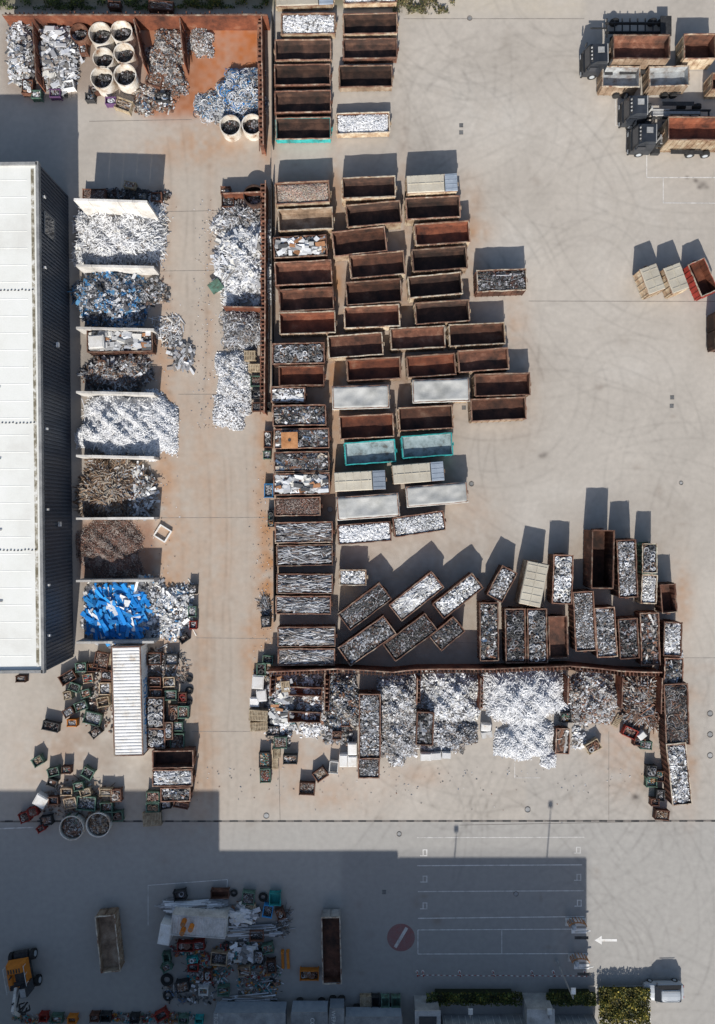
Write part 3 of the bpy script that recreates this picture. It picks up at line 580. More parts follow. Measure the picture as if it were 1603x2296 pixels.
# ---------------------------------------------------------------- crates
colmap={'g':('green','green'),'r':('rust','rusty'),'w':('wood','wooden'),'d':('dark','dark'),'R':('red','red'),'W':('white','white'),'b':('blue','blue'),'c':('turq','turquoise'),'o':('orange','orange'),'p':('purple','purple'),'y':('cream','cream')}
def crate(px,py,w,d,ang=0,c='r',load='grey',h=17):
    w*=.93;d*=.93
    k=K(h);W=w*k;D=d*k;H=h*S;x,y=P(px,py,h); m,cn=colmap[c]
    g=MB()
    for sx in (1,-1):
        for sy in (1,-1): g.box(sx*(W/2-.05),sy*(D/2-.05),H/2,.1,.1,H)
    nb=4
    for i in range(nb):
        z=.14+(H-.2)*(i+.5)/nb; hh=(H-.2)/nb-.025; tt=.09 if i==nb-1 else .035
        for s_ in (1,-1): g.box(0,s_*(D/2-.05),z,W-.2,tt,hh); g.box(s_*(W/2-.05),0,z,tt,D-.2,hh)
    g.box(0,0,.12,W-.1,D-.1,.05)
    for s_ in (1,-1): g.box(0,s_*D*.35,.045,W-.12,.12,.09)
    if load in('dark','grey') and random.random()<.5: load=random.choice(['colour','brown','silver','colour'])
    wd={'':'empty'}.get(load,'filled with scrap')
    g.obj('storage_crate',[m],loc=(x,y,0),rz=math.radians(ang),category='crate',label=f'{cn} open storage crate {wd} on the ground',group='crates standing in the yard')
    if load: heap(0,0,W-.2,D-.2,4,[(random.choice(['shred','chunks','fine','strips','rings']),load,1.3)],name='scrap_load',cat='scrap metal',label='small scrap pieces lying inside an open crate',loc=(x,y),shape='rect',z0=random.uniform(4,h-7),rot=ang)
cr='''45 1523 24 16 0 r mixed;150 1520 40 26 30 r dark;180 1497 26 22 5 g mixed;165 1542 26 20 -20 g dark;150 1560 20 20 10 w wood;196 1522 24 22 8 y grey;206 1498 26 20 0 r dark;226 1482 40 34 80 r chips;180 1584 30 22 20 g mixed;230 1575 30 24 10 w wood;206 1612 42 30 -15 g silver;152 1598 26 20 30 r mixed;112 1630 40 22 -12 d dark;212 1643 26 22 40 d brown;160 1622 24 18 0 o grey;234 1545 28 30 0 y grey;190 1556 24 20 15 g brown;238 1515 26 24 0 r dark;
383 1480 30 26 0 d grey;345 1478 34 30 0 r dark;346 1530 30 24 0 r dark;378 1530 28 24 2 y mixed;349 1556 30 22 0 r mixed;382 1560 28 24 0 g grey;410 1598 26 30 0 g grey;388 1600 22 40 0 r brown;396 1665 34 42 0 g grey;394 1630 32 22 0 g silver;408 1565 20 24 0 r grey;
83 1708 26 22 30 g wood;118 1732 28 20 15 g dark;147 1728 22 18 0 r grey;115 1757 24 18 -20 d brown;195 1735 28 24 -30 g dark;175 1765 24 20 10 g brown;148 1777 28 18 0 y mixed;118 1797 24 20 0 r grey;72 1822 22 22 20 R chips;53 1834 24 24 20 R chips;102 1842 28 22 10 d brown;192 1803 46 34 -4 g mixed;156 1802 30 26 10 y wood;236 1778 30 18 0 w wood;259 1785 26 30 4 r brown;237 1812 30 24 2 g brown;262 1832 26 24 4 g chips;190 1778 26 18 15 w wood;90 1860 20 14 30 R chips;
342 1788 32 26 0 g chips;341 1812 32 22 0 g wood;405 1806 36 16 -10 r chips;370 1806 26 20 10 d grey;
628 1666 32 28 0 g brown;650 1704 34 22 0 d dark;592 1705 26 36 0 d dark;594 1740 26 34 2 g grey;688 1770 38 30 -3 r brown;718 1738 32 26 35 r wood;748 1722 22 30 -5 W ;600 1480 26 20 -5 g dark;585 1502 22 30 0 g dark;612 1640 30 24 0 d grey;
1414 1644 34 24 -25 R brown;1450 1672 28 20 -5 g grey;1331 1675 36 26 30 w brown;1435 1665 26 20 -10 r dark;1462 1755 26 24 0 g grey;1482 1742 22 26 -4 r grey;1482 1785 20 28 -4 d grey;1486 1829 34 24 -6 r wood;1462 1730 24 26 0 d silver;1470 1800 20 18 0 r brown;
510 450 30 28 0 r dark;575 884 26 22 0 d grey;578 912 28 22 0 r dark;599 912 16 22 0 d dark;573 854 26 26 0 g chips;505 425 24 18 0 r brown;595 1395 22 26 5 d grey;607 1163 16 40 0 d dark;602 1100 22 34 0 b silver;600 985 20 40 0 r mixed;598 1020 18 20 0 g dark;
290 413 28 16 -10 w brown;350 440 26 22 0 r mixed;210 438 56 34 0 r chips;318 438 26 20 0 d mixed;60 193 26 34 -4 r mixed;80 210 24 20 0 g silver;122 207 26 20 0 p dark;276 233 40 28 -20 w wood;247 224 26 18 0 p dark;346 178 36 28 -20 r brown;363 216 34 20 0 d mixed;152 188 26 20 10 W grey;
431 1322 20 22 0 d silver;430 1372 20 26 0 g mixed;432 1402 18 20 0 R grey;411 1433 22 18 35 d brown;
402 2010 30 22 10 d dark;492 2007 44 20 0 r ;556 2016 30 30 -5 g grey;616 2018 28 30 0 c ;600 2045 24 30 -10 b dark;628 2052 20 24 20 r mixed;415 2125 40 22 0 R chips;445 2122 26 20 5 R dark;490 2152 40 32 -5 y dark;575 2100 34 26 0 r dark;372 2172 24 18 30 g mixed;432 2172 26 18 0 R dark;465 2190 22 26 0 r grey;580 2150 26 34 0 d grey;608 2170 22 30 5 r dark;547 2180 30 22 8 y brown;500 2225 28 22 0 g grey;408 2215 30 26 10 d dark;693 2189 46 24 0 o brown;600 2130 26 22 12 g dark;455 2225 22 18 0 W grey;430 2155 26 14 10 c silver;372 2150 18 22 10 g ;
235 2285 26 18 0 d ;125 2288 28 16 0 g dark;210 2285 22 18 0 r chips;95 2285 20 18 0 R ;160 2290 22 16 0 o chips;300 2288 22 18 0 d dark;360 2280 30 20 30 R dark;410 2290 24 16 0 g dark;445 2292 20 14 0 c ;888 2250 22 26 0 g ;864 2250 20 26 0 g ;842 2250 20 28 0 d ;1470 1610 16 22 0 r dark;755 1650 22 20 0 r dark;775 1618 22 26 0 r mixed;742 1605 22 20 0 d dark;1270 1610 26 24 0 d grey;160 1838 24 20 0 g brown;300 60 14 20 0 d dark;185 108 18 22 10 r mixed;200 215 22 18 0 d mixed;210 200 18 16 20 r grey'''
for e in cr.replace('\n','').split(';'):
    a=e.strip().split(' ')
    if len(a)<6: continue
    crate(float(a[0]),float(a[1]),float(a[2]),float(a[3]),float(a[4]),a[5],a[6] if len(a)>6 else '')
for x,y,w,d in [(347,1600,44,72),(349,1657,44,46),(378,1640,20,40)]:
    C(x,y,d,w,90,26,wall='rust',load=[('rings','silver',1.4),('shred','dark',.2)],hook=0,fill=4,label='rusty open bin filled with steel rings')
def pallets(px,py,w,d,ang,h,m='wood'):
    k=K(h);W=w*k;D=d*k;x,y=P(px,py,h); g=MB(); n=max(1,round(h/3)); 
    for i in range(n):
        z=i*.15; jx=random.uniform(-.04,.04)
        for j in range(3): g.box(jx,-D/2+.06+(D-.12)*j/2,z+.05,W,.1,.09)
        ns=max(5,int(W/.17))
        for j in range(ns): g.box(jx-W/2+W*(j+.5)/ns,0,z+.11,W/ns*.68,D,.024)
    g.obj('pallet_stack',[m],loc=(x,y,0),rz=math.radians(ang),category='pallet',label='stack of weathered wooden pallets on the concrete',group='pallet stacks in the yard')
for a in [(340,1838,42,30,4,12),(578,1605,42,24,-4,24),(580,1630,40,20,2,18),(617,1703,14,44,0,5),(560,797,26,22,0,18),(572,825,30,18,0,14),(250,1480,20,30,0,9),(620,1690,16,20,0,6),(820,2250,26,30,0,12),(560,2040,30,20,12,8),(1385,1616,30,14,60,3),(640,1540,20,24,5,24)]: pallets(*a)
def cabinet(px,py,w,d,ang,h=16,m='white'):
    k=K(h);W=w*k;D=d*k;x,y=P(px,py,h);H=h*S; g=MB(); g.box(0,0,H/2,W,D,H*.98); g.box(0,-D/2-.015,H/2,W*.92,.03,H*.88,1); g.box(W*.35,-D/2-.05,H*.6,.04,.04,H*.3,1); g.frust(0,0,H*.99+.002,H+.05,(W*.9,D*.9),(W*.84,D*.84))
    g.obj('metal_cabinet',[m,'greypaint'],loc=(x,y,0),rz=math.radians(ang),category='cabinet',label='discarded white sheet metal cabinet on the concrete',group='discarded cabinets')
for a in [(578,1530,26,30,-4),(586,1560,22,26,6),(770,1706,18,28,0),(790,1680,20,26,0),(790,1708,20,24,0),(1090,1632,22,16,-6),(1092,1648,24,14,10),(955,1698,24,16,0),(978,1696,22,16,4),(1001,1694,20,14,-3),(90,1797,28,26,-30),(570,1575,20,20,0),(1440,1650,18,14,40),(369,2096,26,46,-10,34),(560,2140,50,26,-6,8),(520,2250,50,18,12,6),(536,2056,40,22,8,12),(215,766,34,30,4,48)]: cabinet(*a)
g=MB()
for s_ in (1,-1): g.box(0,s_*.7,.15,1.5,.13,.3); g.box(s_*.7,0,.15,.13,1.27,.3)
x,y=P(364,1196,6); g.obj('pallet_collar',['white'],loc=(x,y,0),rz=math.radians(-32),category='pallet collar',label='white square open collar lying on the concrete')
g=MB(); g.box(0,0,.05,1.4,1.3,.08); g.box(0,0,.1,1.1,.06,.03); x,y=P(484,643,14); g.obj('sheet_panel',['green'],loc=(x,y,.8),rz=.6,category='panel',label='green metal panel lying on the scrap edge')
g=MB(); g.box(0,0,.05,1.8,1.75,.08); g.cyl((0,0,.12),.16,.06,1,12); x,y=P(649,987,50); g.obj('sheet_panel',['tanplate','dark'],loc=(x,y,2.4),rz=.03,category='panel',label='orange rusty plate lying on a scrap load')
for x,y,r in [(425,1522,8),(425,1548,9),(424,1574,8),(508,2118,9),(520,2150,8),(375,2195,14),(378,2230,12),(590,2010,10),(525,2001,8),(610,2200,9)]:
    g=MB(); R0=r*S; n=24; ms=8; 
    for i in range(n):
        a=2*math.pi*i/n
        for j in range(ms):
            b=2*math.pi*j/ms; rr=R0*.75+math.cos(b)*R0*.27; g.v.append((math.cos(a)*rr,math.sin(a)*rr,.14+math.sin(b)*.14))
    for i in range(n):
        for j in range(ms): g.f.append((i*ms+j,((i+1)%n)*ms+j,((i+1)%n)*ms+(j+1)%ms,i*ms+(j+1)%ms)); g.m.append(0)
    xx,yy=P(x,y); g.obj('tyre',['rubber'],loc=(xx,yy,0),smooth=True,category='tyre',label='worn black tyre lying flat on the ground',group='loose tyres')
def tank(px,py,r,h=30,m='tank',tilt=None,load='dark',zl=7):
    k=K(h);x,y=P(px,py,h);rr=r*k;H=h*S; g=MB(); g.tube((0,0,0),rr,H,.05,0,28)
    rt=empty('steel_tank',(x,y,0),0,label='round open-topped rusty white steel tank on the ground',category='tank',group='open-topped round tanks')
    g.obj('wall',[m],rt,smooth=False)
    g=MB(); g.tube((0,0,H-.08),rr+.04,.1,.11,0,28); g.obj('rim',[m],rt)
    g=MB(); g.cyl((0,0,.15),rr-.06,.25,0,24); g.obj('floor',['darkrust'],rt)
    heap(0,0,(rr-.1)*1.7,(rr-.1)*1.7,6,[('chunks',load,1),('shred',load,.5)],name='scrap_load',cat='scrap metal',label='scrap pieces lying inside a round tank',loc=(x,y),z0=zl,irr=0)
for a in [(177,73,20,26,'rust'),(224,75,25),(272,70,24),(231,130,23),(278,119,23),(228,174,25),(280,168,25),(516,281,23,26,'tank'),(565,279,23,26,'tank'),(569,437,23,30,'darkrust'),(160,1857,27,20,'tank',None,'brown',10),(220,1850,27,20,'tank',None,'wood',12)]: tank(*a)

# ---------------------------------------------------------------- retaining walls
def ribwall(a,b,h,side=1,m='rim',rib=9,prot=9,label='rusty ribbed steel bay wall with dark gaps'):
    ax,ay=P(a[0],a[1],h);bx,by=P(b[0],b[1],h); d=math.hypot(bx-ax,by-ay); H=h*S
    r=empty('bay_wall',((ax+bx)/2,(ay+by)/2,0),math.atan2(by-ay,bx-ax),label=label,category='wall')
    g=MB(); g.box(0,0,H/2,d,.08,H); g.obj('panel',['redrust'],r)
    g=MB(); g.bar((-d/2,0,H+.05),(d/2,0,H+.05),.12,.1,0,max(2,int(d/2)),.03); g.obj('top_rail',[m],r)
    g=MB(); n=max(2,int(d/(rib*S))); pr=prot*S
    for i in range(n):
        xx=-d/2+d*(i+.5)/n; w=random.uniform(.07,.15); q=random.uniform(.6,1.)
        g.frust(xx,side*(.055+pr*q/2),.0,H-random.uniform(0,.3),(w,pr*q+.15),(w,pr*q),rz=random.uniform(-.08,.08))
    g.bar((-d/2,side*(pr+.1),H*.45),(d/2,side*(pr+.1),H*.45),.08,.12,0,max(2,int(d/2)),.02); g.obj('buttress_row',['rust'],r,kind='stuff')
ribwall((5,34),(600,34),46,1,rib=10,prot=9); ribwall((586,38),(590,325),46,-1,rib=10,prot=10)
for a,b in [((72,50),(82,180)),((300,45),(322,145)),((403,42),(412,140))]: ribwall(a,b,44,1,rib=40,prot=3)
ribwall((595,405),(593,925),46,-1,rib=9,prot=11); ribwall((500,688),(592,690),40,1,rib=10,prot=5); ribwall((500,435),(592,430),30,1,rib=30,prot=3)
pts=[(600,1506),(760,1500),(880,1507),(940,1501),(1110,1500),(1280,1493),(1400,1505),(1484,1508)]
for a,b in zip(pts,pts[1:]): ribwall(a,b,48,-1,rib=8,prot=11)
for x,y2 in [(607,1560),(729,1600),(936,1580),(1078,1592),(1274,1580),(1396,1590),(1484,1600)]: ribwall((x,1520),(x-2,y2),40,1,rib=9,prot=7)
g=MB()
for (a,b) in [((609,25),(610,320)),((608,400),(610,870)),((613,1190),(614,1395))]:
    ax,ay=P(*a,30);bx,by=P(*b,30); g.bar((ax,ay,.75),(bx,by,.75),.1,1.5,0,10,.0)
g.obj('boundary_wall',['dark'],label='thin dark steel boundary wall beside container rows',category='wall')
def cwall(a,b,h,t=5):
    ax,ay=P(*a,h);bx,by=P(*b,h);d=math.hypot(bx-ax,by-ay);H=h*S; g=MB(); n=max(1,round(d/1.6)); 
    for i in range(n):
        for j in range(3):
            g.box(-d/2+d*(i+.5)/n,0,H*(j+.5)/3,d/n-.02,t*S+random.uniform(-.03,.03),H/3-.015)
    g.obj('concrete_block_wall',['conc'],loc=((ax+bx)/2,(ay+by)/2,0),rz=math.atan2(by-ay,bx-ax),label='pale concrete block wall dividing two scrap bays',category='wall',group='concrete bay walls')
cwall((165,447),(330,452),96)
for y in [595,735,879,1022,1163,1303,1441]: cwall((170,y),(345,y+ (4 if y<1100 else -1)),44)

# ---------------------------------------------------------------- heaps
H_=heap
W1='pile of white and silver aluminium scrap sheets'
H_(44,112,56,150,34,[('plates','white',.6),('chunks','mixed',.5),('bigpan','silver',.8)],label='pile of grey and white scrap in rusty bay')
H_(130,125,90,150,30,[('strips','silver',.5),('plates','mixed',.4),('bigpan','silver',1.2),('sheets','white',.4),('chunks','silver',.4)],label='pile of grey and white scrap in rusty bay')
H_(372,135,88,134,20,[('chunks','brown',.7),('shred','mid',.8)],label='brown grey scrap heap on rusty floor',irr=1.5); H_(450,88,54,70,12,[('shred','silver',.7),('shred','brown',.5)],label='grey metal shreds on rusty floor',dens=.75,irr=1.6); H_(345,220,100,70,8,[('plates','brown',.5),('chunks','mixed',.5)],label='low spill of brown scrap on concrete',dens=.6)
H_(538,208,104,100,26,[('cables','bluemix',.9),('cables','blue',.25),('cables','white',.9),('plates','bluemix',.6),('chunks','mixed',.3)],label='heap of blue and white pipes and cables',irr=1.5); H_(480,242,80,62,9,[('cables','white',.8),('plates','bluemix',.5),('cables','bluemix',.3)],label='spill of white and blue tangled cables',dens=.66,irr=1.5)
H_(258,522,186,142,42,[('strips','bright',1.3),('plates','white',.6),('strips','silver',.2)],label=W1); H_(335,515,72,140,14,[('strips','white',.9)],label=W1,dens=.7,irr=1.5)
H_(244,668,154,130,32,[('plates','bluemix',.8),('chunks','bluemix',.7),('bigpan','bluemix',.5)],label='heap of blue, white and black scrap parts'); H_(335,655,80,64,8,[('plates','grey',.6),('chunks','mid',.4)],label='low spill of dark grey scrap',dens=.62,irr=1.6)
H_(262,835,152,76,24,[('strips','mid',.6),('chunks','brown',.6),('bigpan','mid',.6)],label='grey brown heap of steel scrap')
H_(262,950,180,138,40,[('shred','bright',1.1),('strips','bright',.2)],label='bright white heap of shredded aluminium'); H_(348,952,90,148,20,[('shred','bright',1.1)],label='bright white heap of shredded aluminium')
H_(243,1092,134,130,28,[('planks','wood',1.7),('chunks','wood',.3),('strips','mid',.2)],label='heap of splintered brown wooden boards',cat='wood heap'); H_(310,1098,72,104,18,[('bigpan','white',1),('chunks','mixed',.9),('planks','wood',.3)],label='white and dark mixed scrap beside wood')
H_(245,1232,142,136,18,[('fine','chips',1.0)],label='dense heap of reddish brown metal chips')
H_(262,1374,160,130,24,[('plates','white',.7),('longpan','blue',1.7),('bigpan','white',.8),('plates','bluemix',.3)],label='heap of long blue and white panels',irr=.5); H_(362,1368,126,136,12,[('plates','white',.7),('plates','bluemix',.4),('bigpan','white',.6)],label='low spill of white and blue scrap',dens=.62,irr=1.6)
H_(376,740,76,56,5,[('strips','white',.8)],label='tangled white metal strips on concrete',dens=.4,irr=1.6); H_(408,797,50,56,8,[('bigpan','silver',1.6),('strips','mid',.5)],label='small heap of grey sheet scrap',dens=.64,irr=1.6); H_(385,765,40,34,3,[('strips','mid',.6)],label='few loose metal strips on concrete',dens=.4)
H_(545,590,116,190,34,[('plates','white',1.0),('strips','bright',.5),('bigpan','white',.6)],label=W1,irr=1.3); H_(535,485,94,56,18,[('strips','silver',1),('plates','grey',.4)],label='grey metal profiles heaped before the wall',irr=1.4); H_(502,505,56,46,10,[('plates','white',.9)],label='white scrap sheets spilling on concrete',dens=.64,irr=1.6)
H_(545,738,94,84,24,[('cables','silver',.9),('strips','silver',.4),('chunks','mid',.6)],label='blue grey heap of metal turnings'); H_(522,850,76,124,20,[('shred','bright',.7),('shred','silver',.3),('shred','white',.3)],label='pale heap of fine white aluminium shreds'); H_(520,915,80,90,14,[('shred','bright',.7),('shred','silver',.4)],label='pale heap of fine white aluminium shreds',irr=1.3)
H_(632,1572,56,150,16,[('plates','white',1.0),('sheets','appliance',.9),('chunks','colour',.3)],label='white packaging and sheet scrap heap'); H_(700,1575,64,116,12,[('plates','white',.7),('plates','brown',.5)],label='white scrap heap around rusty bins'); H_(700,1630,66,44,6,[('plates','bright',.7)],label='white scrap spill on concrete',dens=.6,irr=1.6)
H_(768,1575,78,126,22,[('chunks','mixed',.9),('shred','mid',.5)],label='dark mixed scrap heap in steel bay'); H_(758,1645,70,56,8,[('plates','grey',.9)],label='dark mixed scrap spill on concrete',dens=.6,irr=1.5)
H_(896,1570,92,118,26,[('plates','silver',.8),('shred','white',.6)],label='silver heap of cut sheet metal'); H_(896,1655,86,116,16,[('plates','silver',.6),('shred','silver',1)],label='silver heap of cut sheet metal')
H_(1010,1562,134,120,28,[('plates','white',.9),('shred','white',.6)],label='pale silver heap of metal parts'); H_(992,1645,90,90,14,[('chunks','silver',1.1),('shred','silver',.4)],label='silver heap of small castings'); H_(1045,1645,50,50,16,[('shred','mid',1),('shred','silver',.5)],label='rounded heap of grey metal shreds')
H_(1178,1562,188,118,32,[('strips','bright',1),('shred','bright',.7)],label='brilliant white heap of aluminium profiles'); H_(1178,1658,128,92,18,[('shred','bright',1.1)],label='brilliant white heap of aluminium shreds'); H_(1229,1706,34,36,8,[('shred','bright',1)],label='small white heap of metal shreds')
H_(1334,1562,114,118,24,[('plates','silver',.7),('chunks','brown',.7),('shred','white',.4)],label='pale brown and silver scrap heap'); H_(1438,1570,80,118,20,[('planks','brown',.9),('chunks','mid',.7)],label='grey brown heap of steel strips'); H_(1300,1655,36,44,6,[('plates','white',.8)],label='small spill of white scrap',dens=.64)
H_(218,1560,70,160,5,[('chunks','brown',.9)],label='scattered scrap around storage crates',dens=.22); H_(185,1795,160,100,4,[('chunks','brown',.7),('strips','wood',.3)],label='scattered scrap around storage crates',dens=.2)
H_(370,1500,96,96,5,[('strips','mid',.6),('chunks','brown',.6)],label='scattered scrap beside shipping container',dens=.3); H_(300,440,150,34,6,[('chunks','dark',.8)],label='dark scrap behind the first bay')
H_(590,1540,44,90,5,[('plates','mixed',.8)],label='scattered packaging near crates',dens=.4); H_(625,1650,60,46,4,[('chunks','mixed',.7)],label='scattered scrap beside crates',dens=.3)
for a,dn in [((432,2032,158,30,12,[('rack','white',2.8)]),.9),((545,2052,76,50,9,[('plates','mixed',.6),('sheets','white',1.2)]),.7),((572,2088,120,26,8,[('rack','silver',2.4)]),.9),((425,2128,80,40,6,[('chunks','colour',.9)]),.6),((540,2135,100,60,6,[('plates','mid',.5),('sheets','white',.8),('chunks','colour',.4)]),.6),((580,2195,90,70,5,[('chunks','colour',.5),('strips','silver',.3)]),.5),((470,2170,100,70,5,[('chunks','colour',.7),('strips','mid',.2)]),.4),((425,2225,110,56,5,[('plates','mixed',.5)]),.4),((560,2240,100,24,6,[('rack','silver',1.8)]),.9),((462,2180,14,60,4,[('strips','white',1)]),.9),((636,2070,30,60,6,[('strips','mid',.8)]),.6),((340,2282,200,24,5,[('chunks','colour',.8)]),.6),((90,2285,120,22,5,[('chunks','colour',.6)]),.6)]:
    H_(*a,label='mixed metal profiles and scrap stored on asphalt',dens=dn)
H_(1510,1468,44,20,14,[('plates','white',1)],label='white scrap sheets between containers'); H_(595,1360,22,44,6,[('strips','mid',1)],label='long dark steel parts on concrete')
cl=Cloud(); n=700; px=R.uniform(340,1600,n); py=R.uniform(300,1850,n)
ed=[(362,420,1300),(462,440,960),(598,1000,1500),(0,0,0)]
for i in range(n):
    e=ed[i%4]
    if e[0]: px[i]=e[0]+R.normal(0,16); py[i]=R.uniform(e[1],e[2])
    else: px[i]=R.uniform(360,1520); py[i]=1720+abs(R.normal(0,40))
X=(px-CX)*S;Y=(CY-py)*S; pc=np.array(PAL['mixed']); sz=np.stack([R.uniform(.04,.16,n),R.uniform(.03,.08,n),R.uniform(.02,.04,n)],1)
cl.inst('box',np.stack([X,Y,np.full(n,.03)],1),sz,np.stack([np.zeros(n),np.zeros(n),R.uniform(0,6.28,n)],1),pc[R.integers(0,len(pc),n)])
cl.obj('litter','bits',kind='stuff',label='small scattered metal scraps on the concrete',category='litter')

# ---------------------------------------------------------------- hall on the west side
hb=145
A=P(88,365,hb);B=P(101,1508,hb); H=hb*S
bd=empty('industrial_hall',(A[0],A[1],0),math.atan2(B[1]-A[1],B[0]-A[0])+math.pi/2,label='long industrial hall with white roof and dark cladding',category='building')
Ln=math.hypot(B[0]-A[0],B[1]-A[1]); Wd=38.
g=MB(); g.box(-Wd/2,-Ln/2,H/2-.1,Wd-.3,Ln-.3,H-.2)
n=int(Ln/.4)
for i in range(n): g.frust(-.15+.045,-.2-(Ln-.4)*i/(n-1),.15,H-.5,(.09,.2),(.09,.2))
g.obj('wall',['facade'],bd)
g=MB()
g.box(-Wd/2,-Ln/2,H-.08,Wd-.6,Ln-.6,.16)
for i in range(1,30):
    g.frust(-Wd/2-.4,-Ln*i/30,H+.0,H+.012,(Wd-1.8,.12),(Wd-1.8,.05))
g.obj('roof',['roof'],bd)
g=MB(); g.box(-.72,-Ln/2,H+.012,.3,Ln-1.2,.02); g.obj('gutter',['moss'],bd)
g=MB(); g.box(-.14,-Ln/2,H-.02,.3,Ln+.1,.5); g.box(-Wd/2,-.15,H-.02,Wd-.3,.3,.5); g.box(-Wd/2,-Ln+.15,H-.02,Wd-.3,.3,.5); g.obj('parapet',['greypaint'],bd)
g=MB(); g.box(.02,-5.6,H-2.1,.06,2.1,2.2,0); g.obj('window',['glass'],bd)
g=MB()
for s_ in (1,-1): g.box(.03,-5.6+s_*1.09,H-2.1,.1,.08,2.36); g.box(.03,-5.6,H-2.1+s_*1.14,.1,2.1,.08)
g.obj('window_frame',['greypaint'],bd)
for yy in (.34,.68,.71,.20,.83,.06,.52,.93):
    g=MB(); g.box(.1,-Ln*yy,H-(3.6 if yy in (.34,.71) else .8),.25,.5 if yy in (.34,.71) else .2,.3); g.obj('wall_lamp',['white'],bd)
for yy in (.05,.14,.285,.43,.57,.71,.85):
    g=MB(); g.box(-4.6,-Ln*yy,H+.1,.06,.9,.08); g.box(-4.4,-Ln*yy-.5,H+.1,.4,.06,.08); g.obj('roof_cable',['dark'],bd)
for yy in (.25,.51,.76):
    g=MB(); 
    for i in range(14): g.box(-.8-i*.36,-Ln*yy+random.uniform(-.06,.06),H+.06,.16,.07,.06)
    g.obj('lightning_conductor',['dark'],bd)
def hall(x0,x1,y0,h,dep=500):
    ax,ay=P(x0,y0);bx,by=P(x1,y0); w=bx-ax;d=dep*S; g=MB(); g.box(0,0,h*S/2,w-.02,d,h*S); 
    r=empty('warehouse_building',((ax+bx)/2,ay-d/2,0),0,label='tall grey warehouse beside the southern yard edge',category='building')
    g.obj('wall',['conc'],r); g=MB(); g.frust(0,0,h*S+.01,h*S+.25,(w-.02,d+.1),(w-.4,d-.3)); g.obj('roof',['roof'],r)
tn=.655
hall(-500,447,2340,(2340-1772)*tn-5); hall(447,858,2341,(2341-1906)*tn-5); hall(858,1282,2342,(2342-1921)*tn-5)
ax=empty('office_annex',(*P(1120,2278),0),0,label='low grey office annex with glazed canopy and railings',category='building')
g=MB(); g.box(-8.3,.0,1.2,2.6,4.6,2.4); g.box(3.9,.3,1.3,2.8,4.6,2.6); g.box(-2,-1.,1.,9,2.4,2.); g.box(8,-1.,1.,5,2.4,2.); g.obj('wall',['greypaint'],ax)
g=MB(); g.box(-8.3,0,2.45,2.8,4.8,.1); g.box(3.9,.3,2.66,3,4.8,.1); g.obj('roof',['conc'],ax)
g=MB(); g.box(-8.3,.2,2.54,1.9,3.2,.06); g.obj('skylight',['glass'],ax)
g=MB(); g.box(-2,-1,2.06,8.6,2.,.08); g.box(8,-1,2.06,4.8,2.,.08)
for i in range(9): g.box(-6+i,-1,2.13,.06,2.,.05)
g.obj('glass_canopy',['bluegrey'],ax)
g=MB()
for i in range(12): g.box(-6.2+i*.76,.25,1.3,.05,.05,2.0)
g.box(-2,.25,2.3,9,.06,.06); g.box(-2,.25,1.7,9,.05,.05)
for i in range(7): g.box(5.8+i*.72,.25,1.3,.05,.05,2.0)
g.box(8,.25,2.3,4.6,.06,.06); g.obj('railing',['white'],ax)
def hedge(px,py,w,d,h,pal,label,n=2500,name='hedge'):
    x,y=P(px,py,h/2);W=w*S;D=d*S;Hh=h*S; cl=Cloud(); v=CUBE[0]*np.array([W*.85,D*.8,Hh*.8])+np.array([0,0,Hh*.42])
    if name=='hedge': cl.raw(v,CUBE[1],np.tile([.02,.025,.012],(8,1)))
    p=R.uniform(-.5,.5,(n,3)); 
    nz=np.sin(p[:,0]*W*2.3)*np.sin(p[:,1]*D*2.9+1)
    if name=='weeds':
        kp=nz+.5*np.sin(p[:,0]*W*.7+2)+R.normal(0,.35,n)>.1; p=p[kp]; nz=nz[kp]; n=len(p); Hh*=.6
    p[:,2]=.5-np.abs(R.normal(0,.16,n)); pos=np.stack([p[:,0]*W*1.06,p[:,1]*D*1.1,np.clip((p[:,2]+.5)*Hh+nz*.14,.05,None)],1)
    c=np.array(pal)[R.integers(0,len(pal),n)]*(.8+.35*nz[:,None])*R.uniform(.6,1.3,(n,1)); s_=R.uniform(.1,.24,(n,1))*np.ones((1,3))
    cl.inst('leaf',pos,s_,R.normal(0,.7,(n,3))+np.array([0,0,1])*R.uniform(0,6,(n,1)),np.clip(c,.005,.4)); cl.obj(name,'leaf',(x,y,0),label=label,category='hedge',**({'kind':'stuff'} if name=='weeds' else {}))
GP=[(.05,.08,.02),(.08,.11,.03),(.11,.13,.03),(.03,.05,.015)]; YP=[(.2,.17,.03),(.14,.14,.03),(.3,.24,.04),(.07,.09,.02)]
hedge(1062,2234,200,24,22,GP+YP[:1],'clipped green hedge in front of the annex'); hedge(1278,2234,104,24,22,GP+YP[:1],'clipped green hedge in front of the annex'); hedge(1397,2250,106,74,22,YP,'dense yellow green hedge beside the driveway',4500)
hedge(950,6,130,46,10,[(.12,.11,.05),(.2,.16,.08),(.07,.08,.03)],'weeds and dry grass on the verge',2600,'weeds'); hedge(160,6,340,30,12,GP,'weeds and bushes behind the steel wall',5000,'weeds'); hedge(470,4,250,28,10,GP+YP[:1],'weeds and bushes behind the steel wall',4000,'weeds')
for x,y,w,d in [(360,10,60,22),(255,8,30,16)]: crate(x,y,w,d,-5,'r','brown')
strip((1335,2213),(1455,2210),4,.02,'conc','kerb'); strip((1453,2210),(1457,2296),4,.02,'conc','kerb')

